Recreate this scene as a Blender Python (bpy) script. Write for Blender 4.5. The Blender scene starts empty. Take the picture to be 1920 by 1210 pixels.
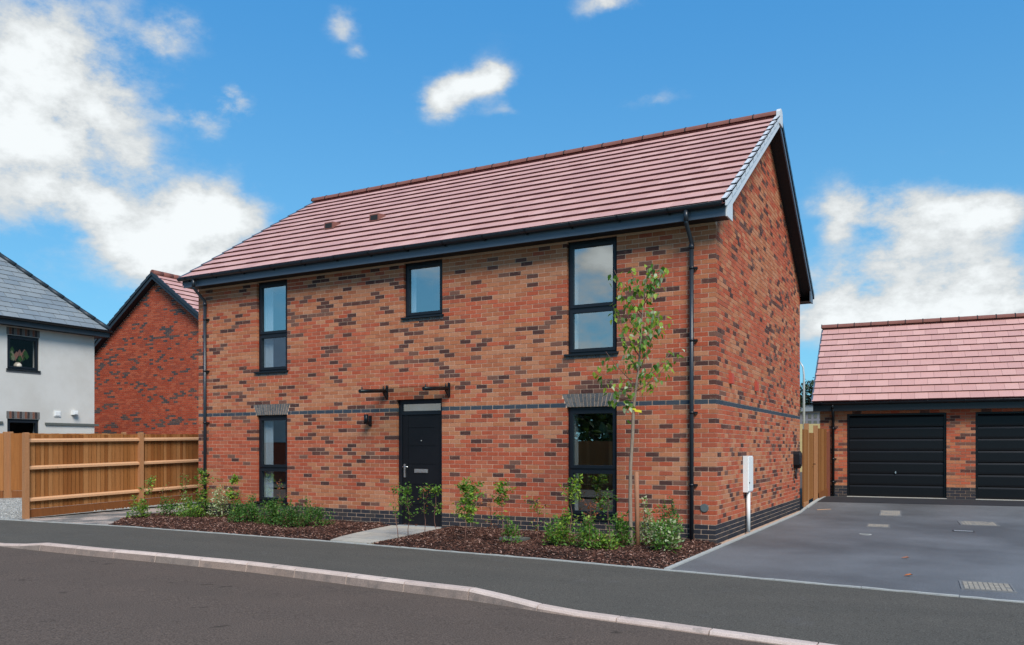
import bpy, math, random
import numpy as np
from mathutils import Vector, noise
R = random.Random(7)
rad = math.radians
C = bpy.context.scene.collection
scene = bpy.context.scene

# ------------------------------------------------------------------ camera
CAM = (3.2017, -12.5365, 1.482); YAW = rad(28.3)
cam = bpy.data.cameras.new('camera'); co = bpy.data.objects.new('camera', cam); C.objects.link(co)
co.location = CAM; co.rotation_euler = (rad(90), 0, YAW)
cam.sensor_width = 36; cam.lens = 28.78; cam.shift_y = 0.12255; cam.clip_start = .1; cam.clip_end = 2000
scene.camera = co
cs, sn = math.cos(YAW), math.sin(YAW)
def px(x, y, z):
    dx, dy = x-CAM[0], y-CAM[1]
    X = dx*cs+dy*sn; Z = -dx*sn+dy*cs
    if Z < .1: return None
    return 960+1535*X/Z, 840.3-1535*(z-CAM[2])/Z
def area_px(ps):
    q = [px(*p) for p in ps]
    if None in q: return 0
    cx = sum(a[0] for a in q)/len(q); cy = sum(a[1] for a in q)/len(q)
    if not (-5 < cx < 1925 and -5 < cy < 1215): return 0
    return abs(sum(q[i][0]*q[(i+1) % len(q)][1]-q[(i+1) % len(q)][0]*q[i][1] for i in range(len(q))))/2

# ------------------------------------------------------------------ sun and sky
SUN_AZ, SUN_EL = -44.0, 45.0           # azimuth from +X towards +Y
sd = Vector((math.cos(rad(SUN_AZ))*math.cos(rad(SUN_EL)), math.sin(rad(SUN_AZ))*math.cos(rad(SUN_EL)), math.sin(rad(SUN_EL))))
sl = bpy.data.lights.new('sun', 'SUN'); sl.energy = 1.5; sl.angle = rad(26); sl.color = (1, .93, .85)
so = bpy.data.objects.new('sun', sl); C.objects.link(so)
so.rotation_euler = sd.to_track_quat('Z', 'Y').to_euler(); so.location = (20, 20, 40)
W = bpy.data.worlds.new('World'); scene.world = W; W.use_nodes = True
wn, wl = W.node_tree.nodes, W.node_tree.links
bg = wn['Background']; bg.inputs['Strength'].default_value = .05
def WN(t, **k):
    n = wn.new(t)
    for a, b in k.items(): setattr(n, a, b)
    return n
def WM(op, a, b=None, c=None, clamp=False):
    n = WN('ShaderNodeMath', operation=op, use_clamp=clamp)
    for i, v in enumerate((a, b, c)):
        if v is None: continue
        if isinstance(v, (int, float)): n.inputs[i].default_value = v
        else: wl.new(v, n.inputs[i])
    return n.outputs[0]
def WV(op, a, b):
    n = WN('ShaderNodeVectorMath', operation=op)
    for i, v in enumerate((a, b)):
        if isinstance(v, tuple): n.inputs[i].default_value = v
        else: wl.new(v, n.inputs[i])
    return n.outputs['Value'] if op == 'DOT_PRODUCT' else n.outputs['Vector']
sky = WN('ShaderNodeTexSky', sky_type='NISHITA'); sky.sun_disc = False
sky.sun_elevation = rad(SUN_EL); sky.sun_rotation = rad(90-SUN_AZ); sky.air_density = 1.0; sky.dust_density = .8; sky.ozone_density = 2.0
tc = WN('ShaderNodeTexCoord'); sep = WN('ShaderNodeSeparateXYZ'); wl.new(tc.outputs['Generated'], sep.inputs[0])
SKY_TINT = (.50, 1.08, 1.30)
CLOUD = (5.0, 5.25, 5.35)
az = WM('ARCTAN2', sep.outputs[0], sep.outputs[1]); el = WM('ARCSINE', sep.outputs[2])
comb = WN('ShaderNodeCombineXYZ'); wl.new(az, comb.inputs[0]); wl.new(el, comb.inputs[1])
def WNoise(scale, detail, rough, vec, zs=1.6):
    m = WN('ShaderNodeMapping'); m.inputs['Scale'].default_value = (1, 1, zs); wl.new(vec, m.inputs[0])
    n = WN('ShaderNodeTexNoise'); n.inputs['Scale'].default_value = scale; n.inputs['Detail'].default_value = detail; n.inputs['Roughness'].default_value = rough
    wl.new(m.outputs[0], n.inputs['Vector']); return n
nw = WNoise(9, 5, .6, tc.outputs['Generated'])
warp = WV('MULTIPLY', WV('SUBTRACT', nw.outputs['Color'], (.5, .5, .5)), (.07, .055, 0))
azel = WV('ADD', comb.outputs[0], warp)
BL = [(-1.01,.392,.088,.07,1.1),(-1.029,.327,.081,.037,1.0),(-.94,.352,.028,.018,.35),(-.921,.307,.03,.02,.62),(-.99,.266,.049,.031,1.05),(-.875,.257,.054,.034,1.0),(-.826,.253,.05,.031,1.0),(-.924,.221,.064,.027,.85),(-.872,.197,.075,.035,1.0),(-.954,.254,.026,.019,.5),(-.59,.4,.030,.018,1.0),(-.554,.414,.032,.016,1.0),(-.515,.425,.026,.014,1.05),(-.494,.392,.023,.008,.35),(-.821,.382,.026,.015,.85),(-.861,.358,.036,.017,.75),(-.69,.472,.025,.012,.6),(-.678,.448,.015,.008,.38),(-.371,.494,.035,.010,.85),(-.875,.448,.026,.015,.35),(-.905,.43,.02,.014,.6),(-.314,.4,.031,.011,.3),(.002,.239,.054,.026,1.1),(.032,.243,.033,.022,1.0),(-.11,.268,.033,.028,.85),(-.124,.239,.022,.028,.5),(-.055,.252,.039,.030,.8),(-.05,.203,.042,.022,.85),(-.121,.177,.047,.035,.9),(-.003,.16,.073,.031,.9),(.051,.155,.037,.032,.9),(-.066,.141,.131,.022,.9),(.022,.191,.029,.022,.6),(-1.12,.278,.091,.095,.8),(.166,.173,.069,.045,.9),
      # clouds elsewhere round the sky
      (-2.78,.225,.05,.018,.9),(-2.83,.20,.03,.02,.7),(-2.36,.22,.06,.05,.65),(-2.56,.25,.09,.05,.5),(-2.7,.12,.12,.03,.6),
      (2.9,.34,.12,.05,.9),(-2.75,.42,.12,.05,.7),(2.55,.30,.16,.06,.9),(-2.3,.30,.16,.06,.9),(-1.75,.35,.2,.09,1.0),(.7,.25,.2,.07,1.0),(1.3,.4,.2,.09,1.0),(2.0,.3,.2,.08,1.0),(-.2,1.0,.3,.1,.7),(2.2,.9,.4,.12,.8),(-2.2,.8,.3,.12,.8),(-2.9,.19,.2,.04,.8)]
tot = None
for a, e, ra, re, k in BL:
    v = WV('MULTIPLY', WV('SUBTRACT', azel, (a, e, 0)), (1.02/ra, 1.02/re, 0))
    g = WM('MULTIPLY', WM('EXPONENT', WM('MULTIPLY', WV('DOT_PRODUCT', v, v), -1.0)), k)
    tot = g if tot is None else WM('ADD', tot, g)
n1 = WNoise(12, 12, .64, tc.outputs['Generated'], 1.7)
fb = WM('MULTIPLY', WM('MULTIPLY', WM('SUBTRACT', n1.outputs[0], .5), 3.2), WM('ADD', WM('MULTIPLY', tot, .9, clamp=True), .22))
dens = WM('ADD', tot, fb)
mr = WN('ShaderNodeMapRange', interpolation_type='SMOOTHSTEP'); wl.new(dens, mr.inputs[0])
mr.inputs[1].default_value = .08; mr.inputs[2].default_value = .92
mr2 = WN('ShaderNodeMapRange', interpolation_type='SMOOTHSTEP'); wl.new(dens, mr2.inputs[0])
mr2.inputs[1].default_value = .6; mr2.inputs[2].default_value = 1.5; mr2.inputs[3].default_value = .88; mr2.inputs[4].default_value = 1.22
tint = WN('ShaderNodeVectorMath', operation='MULTIPLY'); wl.new(sky.outputs[0], tint.inputs[0]); tint.inputs[1].default_value = SKY_TINT
cc = WN('ShaderNodeVectorMath', operation='SCALE'); cc.inputs[0].default_value = CLOUD; wl.new(mr2.outputs[0], cc.inputs['Scale'])
mx = WN('ShaderNodeMix', data_type='RGBA'); wl.new(mr.outputs[0], mx.inputs[0])
gr = WN('ShaderNodeMapRange', interpolation_type='SMOOTHSTEP'); wl.new(el, gr.inputs[0]); gr.inputs[1].default_value = .05; gr.inputs[2].default_value = .55
gm = WN('ShaderNodeMix', data_type='RGBA'); wl.new(gr.outputs[0], gm.inputs[0]); gm.inputs[6].default_value = (1.3, 3.2, 4.75, 1); gm.inputs[7].default_value = (.42, 2.1, 4.8, 1)
sm = WN('ShaderNodeMix', data_type='RGBA'); sm.inputs[0].default_value = .65; wl.new(tint.outputs[0], sm.inputs[6]); wl.new(gm.outputs[2], sm.inputs[7]); wl.new(sm.outputs[2], mx.inputs[6]); wl.new(cc.outputs[0], mx.inputs[7])
wl.new(mx.outputs[2], bg.inputs[0])
scene.view_settings.view_transform = 'Standard'; scene.view_settings.look = 'None'
scene.view_settings.exposure = 1.6; scene.view_settings.gamma = 1; scene.view_settings.use_curve_mapping = False
scene.render.engine = 'CYCLES'; scene.cycles.max_bounces = 8; scene.cycles.transparent_max_bounces = 16

# ------------------------------------------------------------------ materials
def mat(name, col, col2=None, ns=4, nd=4, rough=.8, spec=.3, bump=0, bs=60, stretch=(1, 1, 1), contrast=1.0,
        fine=0, fs=80, metal=0, coat=0, third=None, ts=1, tlo=.5, thi=.65, obj=False):
    m = bpy.data.materials.new(name); m.use_nodes = True
    N, L = m.node_tree.nodes, m.node_tree.links; p = N['Principled BSDF']
    p.inputs['Roughness'].default_value = rough; p.inputs['Specular IOR Level'].default_value = spec
    p.inputs['Metallic'].default_value = metal; p.inputs['Coat Weight'].default_value = coat
    p.inputs['Base Color'].default_value = (*col, 1)
    if obj:
        g = N.new('ShaderNodeTexCoord').outputs['Object']
    else: g = N.new('ShaderNodeNewGeometry').outputs['Position']
    mp = N.new('ShaderNodeMapping'); mp.inputs['Scale'].default_value = stretch; L.new(g, mp.inputs[0])
    def nz(s, d=4, src=None, r=.6):
        n = N.new('ShaderNodeTexNoise'); n.inputs['Scale'].default_value = s; n.inputs['Detail'].default_value = d; n.inputs['Roughness'].default_value = r
        L.new(src or mp.outputs[0], n.inputs['Vector']); return n.outputs[0]
    out = None
    def rng(x, lo, hi, a=0, b=1):
        r = N.new('ShaderNodeMapRange'); L.new(x, r.inputs[0]); r.inputs[1].default_value = lo; r.inputs[2].default_value = hi; r.inputs[3].default_value = a; r.inputs[4].default_value = b; return r.outputs[0]
    def mixc(f, a, b, mode='MIX'):
        x = N.new('ShaderNodeMix'); x.data_type = 'RGBA'; x.blend_type = mode
        if isinstance(f, float): x.inputs[0].default_value = f
        else: L.new(f, x.inputs[0])
        for i, v in ((6, a), (7, b)):
            if isinstance(v, tuple): x.inputs[i].default_value = (*v, 1)
            else: L.new(v, x.inputs[i])
        return x.outputs[2]
    if col2:
        w = .5/contrast*.5
        out = mixc(rng(nz(ns, nd), .5-w, .5+w), col, col2)
    if third:
        out = mixc(rng(nz(ts, 5, g), tlo, thi), out or col, third)
    if fine:
        f = rng(nz(fs, 2, g, .5), .25, .75, 1-fine, 1+fine)
        vm = N.new('ShaderNodeVectorMath'); vm.operation = 'SCALE'
        if out: L.new(out, vm.inputs[0])
        else: vm.inputs[0].default_value = col
        L.new(f, vm.inputs['Scale']); out = vm.outputs[0]
    if out: L.new(out, p.inputs['Base Color'])
    if bump:
        b = N.new('ShaderNodeBump'); b.inputs['Strength'].default_value = bump; b.inputs['Distance'].default_value = .01
        L.new(nz(bs, 4), b.inputs['Height']); L.new(b.outputs[0], p.inputs['Normal'])
    return m
def sc(c, k): return tuple(min(.95, x*k) for x in c)
# facing bricks: a palette so that every brick has its own tone
BR = {}
def brickm(key, cols, **k):
    BR[key] = [mat('%s_brick_tone_%d' % (key, i), c, sc(c, .74), ns=5, stretch=(9, 9, 2), rough=.9, spec=.12, fine=.22, fs=140, bump=.25, bs=40, **k) for i, c in enumerate(cols)]
brickm('red', [(.50,.120,.062),(.44,.098,.050),(.48,.140,.075),(.41,.105,.058)])
brickm('buff', [(.50,.195,.098),(.46,.165,.080),(.51,.22,.12),(.43,.145,.072)])
brickm('dark', [(.115,.050,.040),(.090,.044,.038),(.14,.066,.052),(.20,.095,.068)], third=(.2, .10, .07), ts=14, tlo=.56, thi=.7)
brickm('plinth', [(.045,.043,.05),(.035,.036,.045),(.06,.052,.052)])
brickm('band', [(.06,.075,.095),(.05,.068,.09)])
brickm('rear', [(.42,.088,.044),(.37,.072,.036),(.45,.11,.055),(.34,.075,.042)])
brickm('reardark', [(.085,.07,.07),(.12,.08,.07)])
brickm('grey', [(.16,.155,.15),(.12,.125,.13),(.19,.175,.165)])
ALLB = [m for v in BR.values() for m in v]; BI = {m.name: i for i, m in enumerate(ALLB)}
M_mortar = mat('mortar', (.70,.47,.34), (.60,.40,.28), ns=3, fine=.15, rough=.95)
M_mortar2 = mat('pale_mortar', (.42,.30,.22), (.34,.22,.15), ns=3, fine=.1, rough=.95)
TILE = [mat('roof_tile_tone_%d' % i, c, sc(c, .9), ns=1.6, rough=.62, spec=.45, fine=.07, fs=50, bump=.15, bs=60) for i, c in enumerate([(.575,.315,.272),(.55,.30,.26),(.60,.338,.292),(.53,.288,.252)])]
SLATE = [mat('slate_tone_%d' % i, c, sc(c, .8), ns=2, rough=.5, spec=.5, fine=.06, bump=.2, bs=40) for i, c in enumerate([(.215,.245,.262),(.24,.265,.275),(.20,.23,.25)])]
M_edge_shade = mat('shaded_tile_edge', (.10,.032,.03), rough=.9)  # shade on the tile risers put into a darker edge colour
M_ridge = mat('terracotta_ridge', (.22,.088,.068), (.17,.066,.052), ns=6, rough=.8, fine=.1)
M_tiledeck = mat('tile_underside', (.12,.05,.045), rough=.9)
M_gap = mat('ridge_joint', (.02,.02,.022), rough=.8)
M_fascia = mat('anthracite_fascia', (.075,.10,.135), (.065,.09,.12), ns=2, rough=.42, spec=.5)
M_barge_lit = mat('lit_grey_barge', (.60,.62,.63), (.54,.56,.58), ns=2, rough=.45, spec=.5)  # dark verge trim with its bright sky reflection put into the colour
M_navy = mat('dark_navy_fascia', (.022,.032,.042), (.018,.027,.036), ns=2, rough=.5, spec=.4)
M_soffit = mat('black_soffit', (.014,.014,.016), rough=.6)
M_black = mat('black_plastic', (.008,.010,.013), rough=.35, spec=.4)
M_pipe = mat('dark_downpipe', (.018,.024,.032), rough=.35, spec=.5)
M_frame = mat('anthracite_window_frame', (.008,.011,.016), rough=.42, spec=.35)
M_door = mat('black_door_leaf', (.008,.008,.010), (.006,.006,.008), ns=6, rough=.42, spec=.3)
M_garage = mat('black_garage_steel', (.005,.005,.006), (.004,.004,.005), ns=3, rough=.35, spec=.28, bump=.05, bs=10)
M_steel = mat('brushed_steel', (.6,.6,.58), rough=.3, metal=.9)
M_galv = mat('galvanised_steel', (.5,.52,.52), (.42,.44,.45), ns=10, rough=.45, metal=.4)
M_white = mat('white_plastic', (.72,.73,.72), rough=.45)
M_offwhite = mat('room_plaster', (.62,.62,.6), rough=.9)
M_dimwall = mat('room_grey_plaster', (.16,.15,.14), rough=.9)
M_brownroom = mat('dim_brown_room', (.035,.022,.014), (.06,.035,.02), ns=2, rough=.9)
M_curtain = mat('white_curtain', (.75,.76,.78), rough=.9)
M_concrete = mat('pale_concrete', (.46,.44,.40), (.36,.34,.31), ns=5, rough=.9, fine=.18, fs=120, bump=.3, bs=80)
M_beige = mat('dusty_beige_concrete', (.34,.30,.24), (.24,.22,.19), ns=9, rough=.95, fine=.25, fs=90)
M_edging = mat('edging_concrete', (.42,.42,.39), (.33,.33,.31), ns=8, rough=.9, fine=.2, fs=120)
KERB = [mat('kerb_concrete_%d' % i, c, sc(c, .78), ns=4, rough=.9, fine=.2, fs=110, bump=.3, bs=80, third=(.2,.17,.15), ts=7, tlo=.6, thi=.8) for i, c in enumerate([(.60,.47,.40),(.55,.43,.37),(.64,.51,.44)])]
KFACE = [mat('shaded_grimy_kerb_face_%d' % i, c, sc(c, .7), ns=3, rough=.95, fine=.25, fs=90, bump=.3, bs=80, third=(.15,.125,.11), ts=5, tlo=.5, thi=.75) for i, c in enumerate([(.31,.235,.195),(.27,.215,.18),(.34,.25,.20)])]  # shade of the upright face put into a darker tone, plus dirt stains
M_road = mat('road_asphalt', (.115,.087,.070), (.098,.076,.062), ns=1.1, nd=6, rough=.9, spec=.12, fine=.55, fs=70, bump=.6, bs=90, third=(.06,.047,.038), ts=3.2, tlo=.66, thi=.72)
M_pave = mat('footway_asphalt', (.100,.091,.077), (.083,.077,.066), ns=1.3, nd=6, rough=.9, spec=.12, fine=.5, fs=80, bump=.6, bs=100, third=(.105,.098,.09), ts=2.2, tlo=.62, thi=.75, stretch=(.6,1.6,1))
M_drive = mat('driveway_tarmac', (.105,.104,.103), (.080,.079,.078), ns=1.0, nd=8, rough=.6, spec=.35, fine=.5, fs=120, bump=.7, bs=120, third=(.150,.153,.156), ts=.33, tlo=.40, thi=.62)
M_patch = mat('wheel_worn_tarmac', (.05,.049,.048), (.040,.039,.038), ns=2, rough=.85, fine=.4, fs=120, bump=.7, bs=120)
M_side = mat('side_drive_surface', (.19,.18,.165), (.12,.118,.115), ns=1.6, nd=6, rough=.95, spec=.1, fine=.5, fs=60, bump=.5, bs=80, third=(.42,.34,.29), ts=1.1, tlo=.47, thi=.58, stretch=(1,1,1))
M_grit = mat('gravel_stone', (.30,.30,.28), (.18,.18,.17), ns=14, rough=.95, fine=.4, fs=60)
M_grit2 = mat('pale_gravel_stone', (.42,.42,.40), (.30,.30,.29), ns=14, rough=.95, fine=.3, fs=60)
M_earth = mat('earth', (.10,.065,.045), (.07,.045,.03), ns=3, rough=1, fine=.3)
M_grass = mat('meadow_grass', (.085,.11,.03), (.15,.13,.05), ns=.3, rough=1, fine=.3, fs=10)
M_field = mat('ripe_field', (.42,.29,.11), (.34,.25,.09), ns=.2, rough=1, fine=.1, fs=2)
SLAB = [mat('paving_slab_%d' % i, c, sc(c, .82), ns=5, rough=.85, fine=.16, fs=90, bump=.2) for i, c in enumerate([(.40,.37,.32),(.44,.41,.35),(.36,.35,.32)])]
CHIP = [mat('bark_chip_%d' % i, c, sc(c, .6), ns=30, rough=.9, fine=.2, fs=120) for i, c in enumerate([(.065,.026,.018),(.115,.046,.029),(.035,.016,.011),(.22,.105,.072),(.46,.28,.22)])]
M_mulch = mat('mulch_soil', (.05,.025,.018), (.03,.015,.011), ns=30, rough=1, fine=.3)
def wood(n, c, k=.72): return mat(n, c, sc(c, k), ns=3.2, stretch=(9, 9, .7), nd=5, rough=.8, fine=.10, fs=60, third=sc(c, .42), ts=7.5, tlo=.70, thi=.76, bump=.2, bs=12)
BOARD = [wood('fence_board_tone_%d' % i, c) for i, c in enumerate([(.31,.115,.028),(.37,.150,.044),(.27,.094,.021),(.42,.185,.062),(.32,.122,.030)])]
M_rail = wood('fence_rail_timber', (.62,.35,.19), .85)
M_post = wood('fence_post_timber', (.40,.19,.085), .8)
M_gravelboard = wood('gravel_board_timber', (.22,.075,.02))
M_render = mat('white_render', (.54,.525,.49), (.49,.475,.44), ns=.7, rough=.95, fine=.08, fs=80, third=(.57,.56,.53), ts=.6, tlo=.45, thi=.6)
M_bark = mat('sapling_bark', (.30,.23,.17), (.2,.15,.11), ns=14, stretch=(4,4,1), rough=.9, fine=.25, fs=150, bump=.5)
M_twig = mat('twig_bark', (.22,.11,.08), (.16,.08,.06), ns=20, rough=.9)
M_stake = wood('stake_timber', (.34,.16,.09))
M_red = mat('red_clay_vent', (.42,.07,.045), rough=.7)
M_yellow = mat('yellow_tag', (.75,.62,.05), rough=.6)
M_orange = mat('withered_orange_leaf', (.45,.13,.03), rough=.8)
M_lead = mat('grey_drip_trim', (.10,.11,.10), rough=.7)
def leafm(name, c, tr=.35, rough=.55):
    m = bpy.data.materials.new(name); m.use_nodes = True; N, L = m.node_tree.nodes, m.node_tree.links
    p = N['Principled BSDF']; p.inputs['Roughness'].default_value = rough; p.inputs['Specular IOR Level'].default_value = .4
    g = N.new('ShaderNodeNewGeometry'); n = N.new('ShaderNodeTexNoise'); n.inputs['Scale'].default_value = 9; L.new(g.outputs['Position'], n.inputs[0])
    x = N.new('ShaderNodeMix'); x.data_type = 'RGBA'; x.inputs[6].default_value = (*sc(c, .7), 1); x.inputs[7].default_value = (*sc(c, 1.25), 1); L.new(n.outputs[0], x.inputs[0]); L.new(x.outputs[2], p.inputs['Base Color'])
    t = N.new('ShaderNodeBsdfTranslucent'); t.inputs[0].default_value = (*sc((c[0]*1.5, c[1]*1.6, c[2]*.6), 1), 1)
    s = N.new('ShaderNodeMixShader'); s.inputs[0].default_value = tr; L.new(p.outputs[0], s.inputs[1]); L.new(t.outputs[0], s.inputs[2]); L.new(s.outputs[0], N['Material Output'].inputs[0]); return m
LF = {'green': leafm('green_leaf', (.12,.24,.04)), 'lime': leafm('lime_leaf', (.27,.38,.045)), 'dark': leafm('dark_green_leaf', (.045,.12,.025)), 'silver': leafm('cream_edged_leaf', (.42,.45,.27)),
      'mid': leafm('mid_green_leaf', (.075,.18,.032)), 'rust': leafm('rust_leaf', (.30,.10,.04)), 'straw': leafm('straw_blade', (.42,.30,.14)), 'pale': leafm('pale_leaf_underside', (.42,.50,.32)), 'far': leafm('far_tree_leaf', (.055,.10,.035), .2), 'fardark': leafm('far_tree_dark_leaf', (.022,.038,.028), .1), 'rose': leafm('pink_petal', (.6,.28,.22))}
def glass(name, fac=.42, tintc=(.85,.9,.92), refl=(.72,.86,.88), ior=1.5):
    m = bpy.data.materials.new(name); m.use_nodes = True; N, L = m.node_tree.nodes, m.node_tree.links; N.remove(N['Principled BSDF'])
    t = N.new('ShaderNodeBsdfTransparent'); t.inputs[0].default_value = (*tintc, 1)
    g = N.new('ShaderNodeBsdfGlossy'); g.inputs['Roughness'].default_value = .0; g.inputs['Color'].default_value = (*refl, 1)
    f = N.new('ShaderNodeFresnel'); f.inputs[0].default_value = ior
    a = N.new('ShaderNodeMath'); a.operation = 'ADD'; a.use_clamp = True; a.inputs[1].default_value = fac; L.new(f.outputs[0], a.inputs[0])
    bf = N.new('ShaderNodeNewGeometry'); fi = N.new('ShaderNodeMath'); fi.operation = 'SUBTRACT'; fi.inputs[0].default_value = 1; L.new(bf.outputs['Backfacing'], fi.inputs[1]); fm = N.new('ShaderNodeMath'); fm.operation = 'MULTIPLY'; L.new(fi.outputs[0], fm.inputs[0]); L.new(a.outputs[0], fm.inputs[1])
    s = N.new('ShaderNodeMixShader'); L.new(fm.outputs[0], s.inputs[0]); L.new(t.outputs[0], s.inputs[1]); L.new(g.outputs[0], s.inputs[2]); L.new(s.outputs[0], N['Material Output'].inputs[0]); return m
M_glass = glass('window_glass', .42, refl=(.84,.88,.87)); M_glass2 = glass('lower_window_glass', .38, refl=(.85,.86,.84)); M_glass3 = glass('dark_window_glass', .0, (.85,.85,.85), (.4,.38,.36)); M_clear = glass('canopy_glass', .07, (.86,.90,.88), (.9,.95,.92), 1.12)

# ------------------------------------------------------------------ geometry helpers
def wl_(o):
    v = Vector((0, 0, 0))
    while o: v += o.location; o = o.parent
    return v
def link(name, me, parent=None, loc=None, rz=0, kind=None):
    o = bpy.data.objects.new(name, me); C.objects.link(o)
    if parent: o.parent = parent
    if loc is not None: o.location = Vector(loc)-(wl_(parent) if parent else Vector((0, 0, 0)))
    if rz: o.rotation_euler = (0, 0, rz)
    if kind: o['kind'] = kind
    return o
def tag(o, label, cat, group=None):
    o['label'] = label; o['category'] = cat
    if group: o['group'] = group
    return o
def empty(name, loc, label=None, cat=None, group=None):
    o = bpy.data.objects.new(name, None); C.objects.link(o); o.location = loc; o.empty_display_size = .2
    if label: tag(o, label, cat, group)
    return o
class Fr:            # local frame: u along, d depth (away from the viewer), z up
    def __init__(s, x, y, th=0): s.x, s.y, s.th = x, y, th; s.c, s.s = math.cos(th), math.sin(th)
    def __call__(s, u, d, z): return (s.x+u*s.c-d*s.s, s.y+u*s.s+d*s.c, z)
ID = Fr(0, 0, 0)
class MB:
    def __init__(s, fr=ID): s.v, s.f, s.m, s.fr, s.sm = [], [], [], fr, []
    def face(s, pts, mi=0, sm=False):
        n = len(s.v); s.v += [s.fr(*p) for p in pts]; s.f.append(tuple(range(n, n+len(pts)))); s.m.append(mi); s.sm.append(sm)
    def hexa(s, p, mi=0, skip=()):   # p: 4 bottom, 4 top
        n = len(s.v); s.v += [s.fr(*q) for q in p]
        for i, f in enumerate(((0,3,2,1),(4,5,6,7),(0,1,5,4),(1,2,6,5),(2,3,7,6),(3,0,4,7))):
            if i in skip: continue
            s.f.append(tuple(n+k for k in f)); s.m.append(mi); s.sm.append(False)
    def box(s, x0, x1, y0, y1, z0, z1, mi=0, skip=()):
        s.hexa([(x0,y0,z0),(x1,y0,z0),(x1,y1,z0),(x0,y1,z0),(x0,y0,z1),(x1,y0,z1),(x1,y1,z1),(x0,y1,z1)], mi, skip); return s
    def tube(s, pts, rs, seg=8, mi=0, caps=True):
        P = [Vector(s.fr(*p)) for p in pts]
        if isinstance(rs, (int, float)): rs = [rs]*len(P)
        n0 = len(s.v); prev = None
        for i, p in enumerate(P):
            d = (P[min(i+1, len(P)-1)]-P[max(i-1, 0)]).normalized()
            a = d.orthogonal().normalized() if prev is None else (prev-d*prev.dot(d)).normalized()
            prev = a; b = d.cross(a)
            for k in range(seg):
                t = 2*math.pi*k/seg; s.v.append(tuple(p+(a*math.cos(t)+b*math.sin(t))*rs[i]))
        for i in range(len(P)-1):
            for k in range(seg):
                a0 = n0+i*seg+k; a1 = n0+i*seg+(k+1) % seg
                s.f.append((a0, a1, a1+seg, a0+seg)); s.m.append(mi); s.sm.append(True)
        if caps:
            s.f.append(tuple(n0+k for k in range(seg))[::-1]); s.m.append(mi); s.sm.append(False)
            s.f.append(tuple(n0+(len(P)-1)*seg+k for k in range(seg))); s.m.append(mi); s.sm.append(False)
        return s
    def prism(s, poly, a, b, axis='x', mi=0):   # poly in the other two axes
        def q(p, t): return (t, p[0], p[1]) if axis == 'x' else ((p[0], t, p[1]) if axis == 'y' else (p[0], p[1], t))
        n = len(poly); s.face([q(p, a) for p in poly], mi); s.face([q(p, b) for p in reversed(poly)], mi)
        for i in range(n): s.face([q(poly[i], a), q(poly[i], b), q(poly[(i+1) % n], b), q(poly[(i+1) % n], a)], mi)
        return s
    def build(s, name, mats, parent=None, kind=None, root=None, smooth=None):
        base = wl_(parent) if parent else Vector((0, 0, 0))
        me = bpy.data.meshes.new(name); me.from_pydata([(v[0]-base.x, v[1]-base.y, v[2]-base.z) for v in s.v], [], s.f)
        for m in (mats if isinstance(mats, (list, tuple)) else [mats]): me.materials.append(m)
        me.polygons.foreach_set('material_index', s.m); me.polygons.foreach_set('use_smooth', s.sm); me.update()
        o = bpy.data.objects.new(name, me); C.objects.link(o)
        if parent: o.parent = parent
        if kind: o['kind'] = kind
        return o
def B(name, m, parent, *b, fr=ID):
    mb = MB(fr); mb.box(*b); return mb.build(name, m, parent)

# ---- individual pieces share mesh data, the rest goes into one stuff part
_bc = {}
def brick_mesh(w, h, d, m):
    k = (round(w, 3), round(h, 3), round(d, 3), m.name)
    if k not in _bc:
        mb = MB(); mb.box(0, k[0], 0, k[2], 0, k[1], 0, skip=(4,)); me = bpy.data.meshes.new('brick')
        me.from_pydata(mb.v, [], mb.f); me.materials.append(m); _bc[k] = me
    return _bc[k]
CH_, BL_, JT = .0745, .225, .010
def lay(fr, u0, u1, z0, courses, pick, holes=(), clip=None, even_start=0., odd_start=-.1125, depth=.1, rev=False):
    out = []
    for r in range(courses):
        za = z0+r*CH_+JT/2; zb = z0+(r+1)*CH_-JT/2; zm = (za+zb)/2
        lo, hi = u0, u1
        if clip:
            a, b = clip(zb+.0); lo, hi = max(lo, a), min(hi, b)
        off = odd_start if r % 2 else even_start
        n0 = int(math.floor((lo-u0-off)/BL_))-1; u = u0+off+n0*BL_
        while u < hi:
            segs = [(max(u+JT/2, lo+JT/2 if lo > u else u+JT/2), min(u+BL_-JT/2, hi-(JT/2 if hi < u1 else 0)))]
            if u+JT/2 < u0 < u+BL_: segs = [(u0, segs[0][1])]
            for (ha, hb, hz0, hz1) in holes:
                if hz0 < zm < hz1:
                    ns = []
                    for a, b in segs:
                        if b <= ha or a >= hb: ns.append((a, b)); continue
                        if a < ha: ns.append((a, ha))
                        if b > hb: ns.append((hb, b))
                    segs = ns
            for a, b in segs:
                if b-a > .004: out.append((a, b, za, zb, pick(r, (a+b)/2, zm), fr, depth))
            u += BL_
    out.sort(key=lambda b: (b[2], b[0])); res = []
    for b in out:       # no slivers: a cut shorter than 60 mm joins its neighbour
        if res and abs(res[-1][2]-b[2]) < 1e-6 and b[0]-res[-1][1] < .0105 and (b[1]-b[0] < .06 or res[-1][1]-res[-1][0] < .06):
            p = res.pop(); b = (p[0], b[1], b[2], b[3], (b if b[1]-b[0] > p[1]-p[0] else p)[4], b[5], b[6])
        res.append(b)
    return res
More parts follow.
